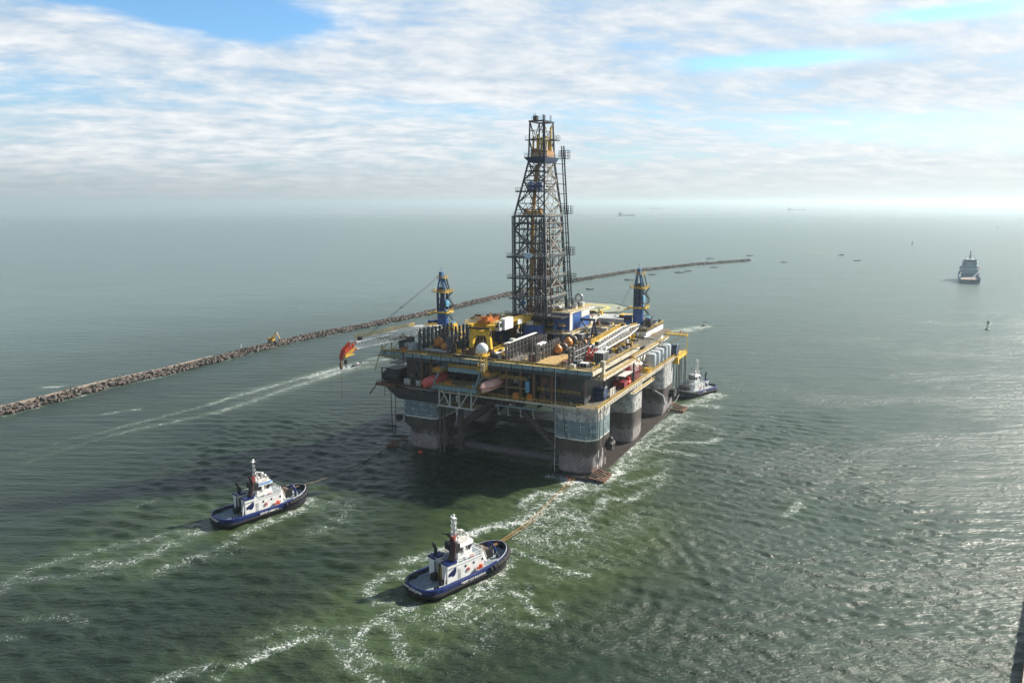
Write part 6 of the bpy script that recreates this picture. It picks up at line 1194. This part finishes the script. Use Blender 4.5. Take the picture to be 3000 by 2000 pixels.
# ---- departing supply ship, seen from astern
SB = mat('ship_hull_blue_grey', (.12, .20, .26), .5, wear=.2); SW = mat('ship_upperworks', (.28, .41, .50), .5, wear=.2); SWH = mat('ship_white', (.5, .53, .54), .5, wear=.2); SRD = mat('ship_deck_red', (.22, .16, .14), .7, wear=.2)
sh_ = T('supply_ship', 'hazy blue grey offshore supply ship steaming out to sea, seen from astern', 'ship', (536, 897, 0), R(90 - 28.5), onrig=False); m = MB
rings = []
for x, wd, dz in ((0, 10.6, 4.6), (20, 11.4, 4.6), (44, 11.4, 5.2), (46, 11.4, 9.5), (66, 10, 10.5), (80, 5.5, 12), (88, .2, 13.5)): rings.append([(x, -wd, dz), (x, -wd * .93, .5), (x * .98, -wd * .5, -2), (x * .98, wd * .5, -2), (x, wd * .93, .5), (x, wd, dz)])
sh_.part('hull', SB, m().loft(rings, closed=True, caps=True, smooth=False)); sh_.part('work_deck', SRD, m().box(.6, 43, -8.8, 8.8, 4.62, 4.9)); sh_.part('stern_roller', DKS, m().tube([(.2, -5, 3.6), (.2, 5, 3.6)], .9, 10).box(-.3, .1, -10.4, 10.4, 3.2, 4.4))
for sg_ in (-1, 1): sh_.part('crash_rail', SW, m().box(1, 46, sg_ * 10.2 - .6, sg_ * 10.2 + .6, 4.6, 8.2)); sh_.part('stern_frame', SWH, m().bar((6, sg_ * 9.8, 8), (4, sg_ * 9.8, 11), .7).bar((4, sg_ * 9.8, 11), (18, sg_ * 9.8, 11.2), .5))
sh_.part('deck_crane', SWH, m().bar((16, -9, 6), (16, -9, 13), 1).bar((16, -9, 12.8), (2, -2, 7.5), .7))
for z0, z1, x0, x1, y in ((9, 14, 46, 72, 9.4), (14, 18, 48, 70, 8.2), (18, 21, 50, 68, 7.4)):
    t_ = sh_.part('deckhouse', SW, m().box(x0, x1, -y, y, z0, z1 - .3).box(x0 - .6, x1, -y - .5, y + .5, z1 - .3, z1)); q = m()
    for k_ in np.arange(-y + 1, y - 1, 2.1): q.box(x0 - .08, x0 - .01, k_, k_ + 1.1, z0 + 1.6, z0 + 2.9)
    q.build('window', WIN, t_)
br = sh_.part('bridge', SWH, m().prism([(52, -8.6), (66, -8.6), (66, 8.6), (52, 8.6)], 21, 22).prism([(53, -6.4), (66, -6.4), (66, 6.4), (53, 6.4)], 24, 25)); m().box(53, 66, -7, 7, 22, 24).build('window', WIN, br); sh_.part('funnel', SB, m().box(48, 52, -7, -4.4, 18, 25.5)); sh_.part('funnel', SB, m().box(48, 52, 4.4, 7, 18, 25.5))
q = m().bar((58, 0, 25), (58, 0, 36), .7).bar((58, -3, 30), (58, 3, 30), .3).bar((58, -2, 33), (58, 2, 33), .25).bar((56, -5, 25), (56, -5, 29), .3).bar((56, 5, 25), (56, 5, 29), .3).bar((57, -1.5, 25), (58, 0, 31), .35).bar((57, 1.5, 25), (58, 0, 31), .35); sh_.part('mast', DKS, q)
for sg_ in (-1, 1): sh_.part('rescue_boat', ORG_, m().tube([(50, sg_ * 9.6, 16), (51, sg_ * 9.6, 15.4), (55, sg_ * 9.6, 15.4), (56, sg_ * 9.6, 16)], [.4, 1.1, 1.1, .3], 8))
# ---- anchored merchant ships in the haze
def tanker(label, x, y, h, L):
    B = T('cargo_ship', label, 'ship', (x, y, 0), R(h), 'hazy ships on the horizon', onrig=False); w = L * .075; r = []
    for f, wd, dz in ((-.5, .75, 9), (-.4, 1, 8), (.35, 1, 8), (.45, .6, 9.5), (.5, .03, 11)): r.append([(f * L, -w * wd, dz), (f * L * .98, -w * wd * .95, -2), (f * L * .98, w * wd * .95, -2), (f * L, w * wd, dz)])
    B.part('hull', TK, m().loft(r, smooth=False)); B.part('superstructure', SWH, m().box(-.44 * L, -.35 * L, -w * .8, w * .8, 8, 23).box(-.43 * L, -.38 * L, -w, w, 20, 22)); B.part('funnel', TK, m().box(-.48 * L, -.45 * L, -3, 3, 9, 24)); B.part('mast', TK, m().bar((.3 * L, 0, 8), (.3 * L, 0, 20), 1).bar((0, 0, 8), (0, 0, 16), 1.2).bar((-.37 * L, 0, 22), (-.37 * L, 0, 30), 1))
TK = mat('tanker_hull_hazed', (.40, .42, .43), .6, wear=.1)  # distance haze is mixed into this pale hull colour
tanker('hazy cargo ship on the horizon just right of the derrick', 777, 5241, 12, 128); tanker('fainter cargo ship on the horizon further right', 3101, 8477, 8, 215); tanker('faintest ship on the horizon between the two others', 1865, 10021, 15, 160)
# ================================================================ breakwater
def jet_at(d):
    for i in range(len(JET) - 1):
        a, b = Vector((*JET[i], 0)), Vector((*JET[i + 1], 0)); L = (b - a).length
        if d <= L or i == len(JET) - 2: t = (b - a) / L; return a + t * min(d, L), Vector((-t.y, t.x, 0))
        d -= L
JL = sum((Vector(JET[i + 1]) - Vector(JET[i])).length for i in range(len(JET) - 1))
rings = []
for i in range(0, 161):
    p, nn = jet_at(JL * i / 160 - .01); W_ = 9.5 + 1.2 * math.sin(i * .7)
    rings.append([tuple(p + nn * s_ * W_ + Vector((0, 0, z))) for s_, z in ((-.05, -1.2), (.18, 1.0), (.38, 1.9), (.70, 1.9), (.95, .4), (1.1, -1.2))])
RK = []
for nm, c1, c2 in (('granite_boulder_pinkish', (.062, .046, .038), (.12, .094, .08)), ('granite_boulder_grey', (.066, .058, .052), (.125, .112, .10))):
    mm_, k, b = newmat(nm); ps = k.n('ShaderNodeNewGeometry').outputs['Position']; nz = k.noise(ps, .7, 5, .65); sp = k.n('ShaderNodeSeparateXYZ'); k.put(sp.inputs[0], ps)
    k.put(b.inputs['Base Color'], k.mix(k.ss(k.m('ADD', sp.outputs[2], k.m('MULTIPLY', nz, .5)), 1.0, .55), k.mix(k.ss(nz, .3, .7), c1, c2), (.04, .034, .028))); b.inputs['Roughness'].default_value = .85; RK.append(mm_)
core = MB().loft(rings, closed=False, caps=False, smooth=False).build('breakwater', RK[0]); tag(core, 'long low rubble breakwater running out to sea behind the platform', 'breakwater')
def rockverts(rg, s_):
    vs = []
    for z in (-.5, .5):
        for y in (-.5, .5):
            for x in (-.5, .5): vs.append((x * s_[0] * rg.uniform(.7, 1.1), y * s_[1] * rg.uniform(.7, 1.1), z * s_[2] * rg.uniform(.75, 1.1)))
    return vs, [(0, 2, 3, 1), (4, 5, 7, 6), (0, 1, 5, 4), (2, 6, 7, 3), (0, 4, 6, 2), (1, 3, 7, 5)]
rg = random.Random(4); rocks = []
d = 0
while d < JL:
    p, nn = jet_at(d); far = p.length; s0 = 1.5 + max(0, (far - 500) / 500) * .8; W_ = 9.8
    for j in range(int(9.2 / s0) + 1):
        f = (j + rg.uniform(.1, .9)) / (int(9.2 / s0) + 1); zt = (.35 + 1.9 * min(1, f / .36)) if f < .4 else 2.0 if f < .66 else 2.0 - 1.9 * (f - .66) / .34
        if rg.random() < .06: continue
        f += .10 * math.sin(d * .09) * f + .07 * math.sin(d * .31 + 1) * (1 - f)
        if .42 < f < .60 and p.y < 470 and rg.random() < .55: continue
        rocks.append((p + nn * (f * W_ - .7) + Vector((rg.uniform(-.5, .5), rg.uniform(-.5, .5), zt + rg.uniform(-.35, .45))), s0))
    d += s0 * .93
vis = [r for r in rocks if -r[0].x / r[0].y < .69]
vis.sort(key=lambda r: r[0].length); near = {id(r) for r in vis[:300]}
stuff = (MB(), MB()); protos = []
for k_ in range(14):
    vs, fs = rockverts(rg, (1.75, 1.25, 1.05)); me = bpy.data.meshes.new('boulder'); me.from_pydata(vs, [], fs); me.materials.append(RK[k_ % 2]); me.update(); protos.append(me)
for r in rocks:
    if id(r) in near:
        o = bpy.data.objects.new('boulder', rg.choice(protos)); COL.objects.link(o); o.location = r[0]; s_ = r[1] / 1.5 * rg.uniform(.55, 1.5); o.scale = (s_, s_, s_); o.rotation_euler = (rg.uniform(-.4, .4), rg.uniform(-.4, .4), rg.uniform(0, 6.3))
        tag(o, 'brownish boulder among hundreds at the footpath end of the breakwater', 'boulder', 'boulders at the footpath end of the breakwater')
    else:
        vs, fs = rockverts(rg, (r[1] * 1.2, r[1] * rg.uniform(.7, 1.1), r[1] * .8)); M = Matrix.Translation(r[0]) @ Matrix.Rotation(rg.uniform(0, 6.3), 4, 'Z') @ Matrix.Rotation(rg.uniform(-.5, .5), 4, 'X')
        stuff[rg.random() < .45]._add([tuple(M @ Vector(v)) for v in vs], fs)
mbx = MB(); mbx.v = stuff[0].v + stuff[1].v; mbx.f = stuff[0].f + [tuple(i + len(stuff[0].v) for i in f) for f in stuff[1].f]; mbx.sm = [False] * len(mbx.f)
o = mbx.build('rubble', RK); tag(o, 'mass of breakwater rocks running out to sea', 'rubble', kind='stuff'); mi = [0] * len(stuff[0].f) + [1] * len(stuff[1].f); o.data.polygons.foreach_set('material_index', mi)
q = MB(); prev = None
for i in range(31):
    p, nn = jet_at(5 + i * 6.4); a, b = p + nn * 5.4, p + nn * 7.4
    if prev: q._add([tuple(x + Vector((0, 0, z))) for z in (1.9, 2.75) for x in (prev[0], a, b, prev[1])], [(0, 1, 2, 3)[::-1], (4, 5, 6, 7), (0, 1, 5, 4), (1, 2, 6, 5), (2, 3, 7, 6), (3, 0, 4, 7)])
    prev = (a, b)
o = q.build('path', mat('weathered_concrete', (.25, .21, .165), .9, wear=.3, streak=False)); tag(o, 'pale concrete footpath along the breakwater', 'path', kind='structure')
def onpath(d, k=6.3): p, nn = jet_at(d); return p + nn * k + Vector((0, 0, 2.75))
for dd, lb, cl in ((62, 'angler in dark clothes nearest the left picture edge on the breakwater', CHAR), (64.5, 'second angler in navy beside the one at the left edge', NAVY), (103, 'person in a pink red top on the breakwater path', MAGN), (105, 'person in black standing beside the pink red top', CHAR), (108, 'crouched figure in khaki right of the pair on the path', KHK), (131, 'left one of two dark figures further along the breakwater', CHAR), (135, 'right one of two dark figures further along the breakwater', NAVY), (171, 'lone figure in a pale top beyond the two dark ones', HELM)):
    person(lb, onpath(dd) - (Vector((0, 0, .35)) if 'crouched' in lb else Vector((0, 0, 0))), R(140), SIT if 'crouched' in lb else REACH if dd in (62, 131) else STAND, (cl, DENIM if cl is not CHAR else CHAR, SKIN, HAIR), 'people on the breakwater')
p = onpath(222); o = T('marker_post', 'thin white marker post standing on the breakwater', 'post', tuple(p), 0, onrig=False); o.part('post', WHT, MB().tube([(0, 0, -.8), (0, 0, 2.2)], .2, 8)); o.part('cap', WHT, MB().ball((0, 0, 2.3), .3, 10))
# excavator
p, nn = jet_at(0)
best = min(np.arange(250, 420, 1.), key=lambda d_: abs(jet_at(d_)[0].x / jet_at(d_)[0].y - (-172 / 494)))
p, nn = jet_at(best); p = p + nn * 5.5 + Vector((0, 0, 2.3)); EX = T('excavator', 'small yellow excavator with raised arm working on the breakwater', 'excavator', tuple(p), R(-20), onrig=False)
EY = mat('excavator_yellow', (.42, .25, .03), .5, wear=.3)
for sg_ in (-1, 1): EX.part('track', BLK, MB().tube([(-1.9, sg_ * 1.2 - .3, .5), (-1.9, sg_ * 1.2 + .3, .5)], .5, 10).tube([(1.9, sg_ * 1.2 - .3, .5), (1.9, sg_ * 1.2 + .3, .5)], .5, 10).box(-1.9, 1.9, sg_ * 1.2 - .3, sg_ * 1.2 + .3, 0, 1))
EX.part('body', EY, MB().box(-2.4, 1.4, -1.4, 1.4, 1.1, 2.3).box(-2.4, -.6, -1.4, 1.4, 2.3, 2.8)); c = EX.part('cab', EY, MB().box(-.4, 1.4, .2, 1.4, 2.3, 3.9)); MB().box(1.4, 1.46, .3, 1.3, 2.6, 3.7).box(-.2, 1.2, 1.4, 1.46, 2.8, 3.7).build('window', WIN, c)
bm_ = EX.part('boom', EY, MB().bar((1.2, -.2, 2.2), (3.0, -.2, 6.4), .6).bar((3, -.2, 6.4), (4.2, -.2, 6.6), .6)); MB().bar((4.2, -.2, 6.7), (6.4, -.2, 2.8), .45).build('arm', EY, bm_); MB().box(5.9, 7.0, -.8, .4, 1.2, 2.8).build('bucket', RST, bm_)
# ================================================================ dock edge at the lower right corner
dd_ = Vector((15.9, 21.5, 0)).normalized(); DK = T('dock', 'brown timber dock edge with a pale rail at the lower right corner', 'dock', (101.6, 138.2, -1.9), math.atan2(dd_.y, dd_.x), onrig=False)
TMB = mat('dock_timber', (.24, .16, .115), .85, wear=.5, wcol=(.03, .025, .02)); PLK = mat('pale_dock_planks', (.40, .34, .29), .85, wear=.4)
q = MB(); 
for i in range(78): q.box(-45 + i * 1.5, -45 + i * 1.5 + 1.44, -.5, 0, -3, 4.3)
DK.part('sheet_wall', TMB, q.box(-45, 72, -.9, -.51, -3, 4.3)); DK.part('wale', TMB, MB().box(-45, 72, .01, .4, 2.6, 3.2).box(-45, 72, .01, .35, .6, 1.1)); DK.part('cap_rail', PLK, MB().box(-45, 72, -1.0, .05, 4.31, 5.0)); q = MB()
for i in range(40): q.box(-44 + i * 2.9, -44 + i * 2.9 + 2.2, -9, -1.7, 3.9, 4.2)
DK.part('planking', PLK, q); DK.part('ground', RST, MB().box(-45, 72, -30, -1.01, 1, 3.88))
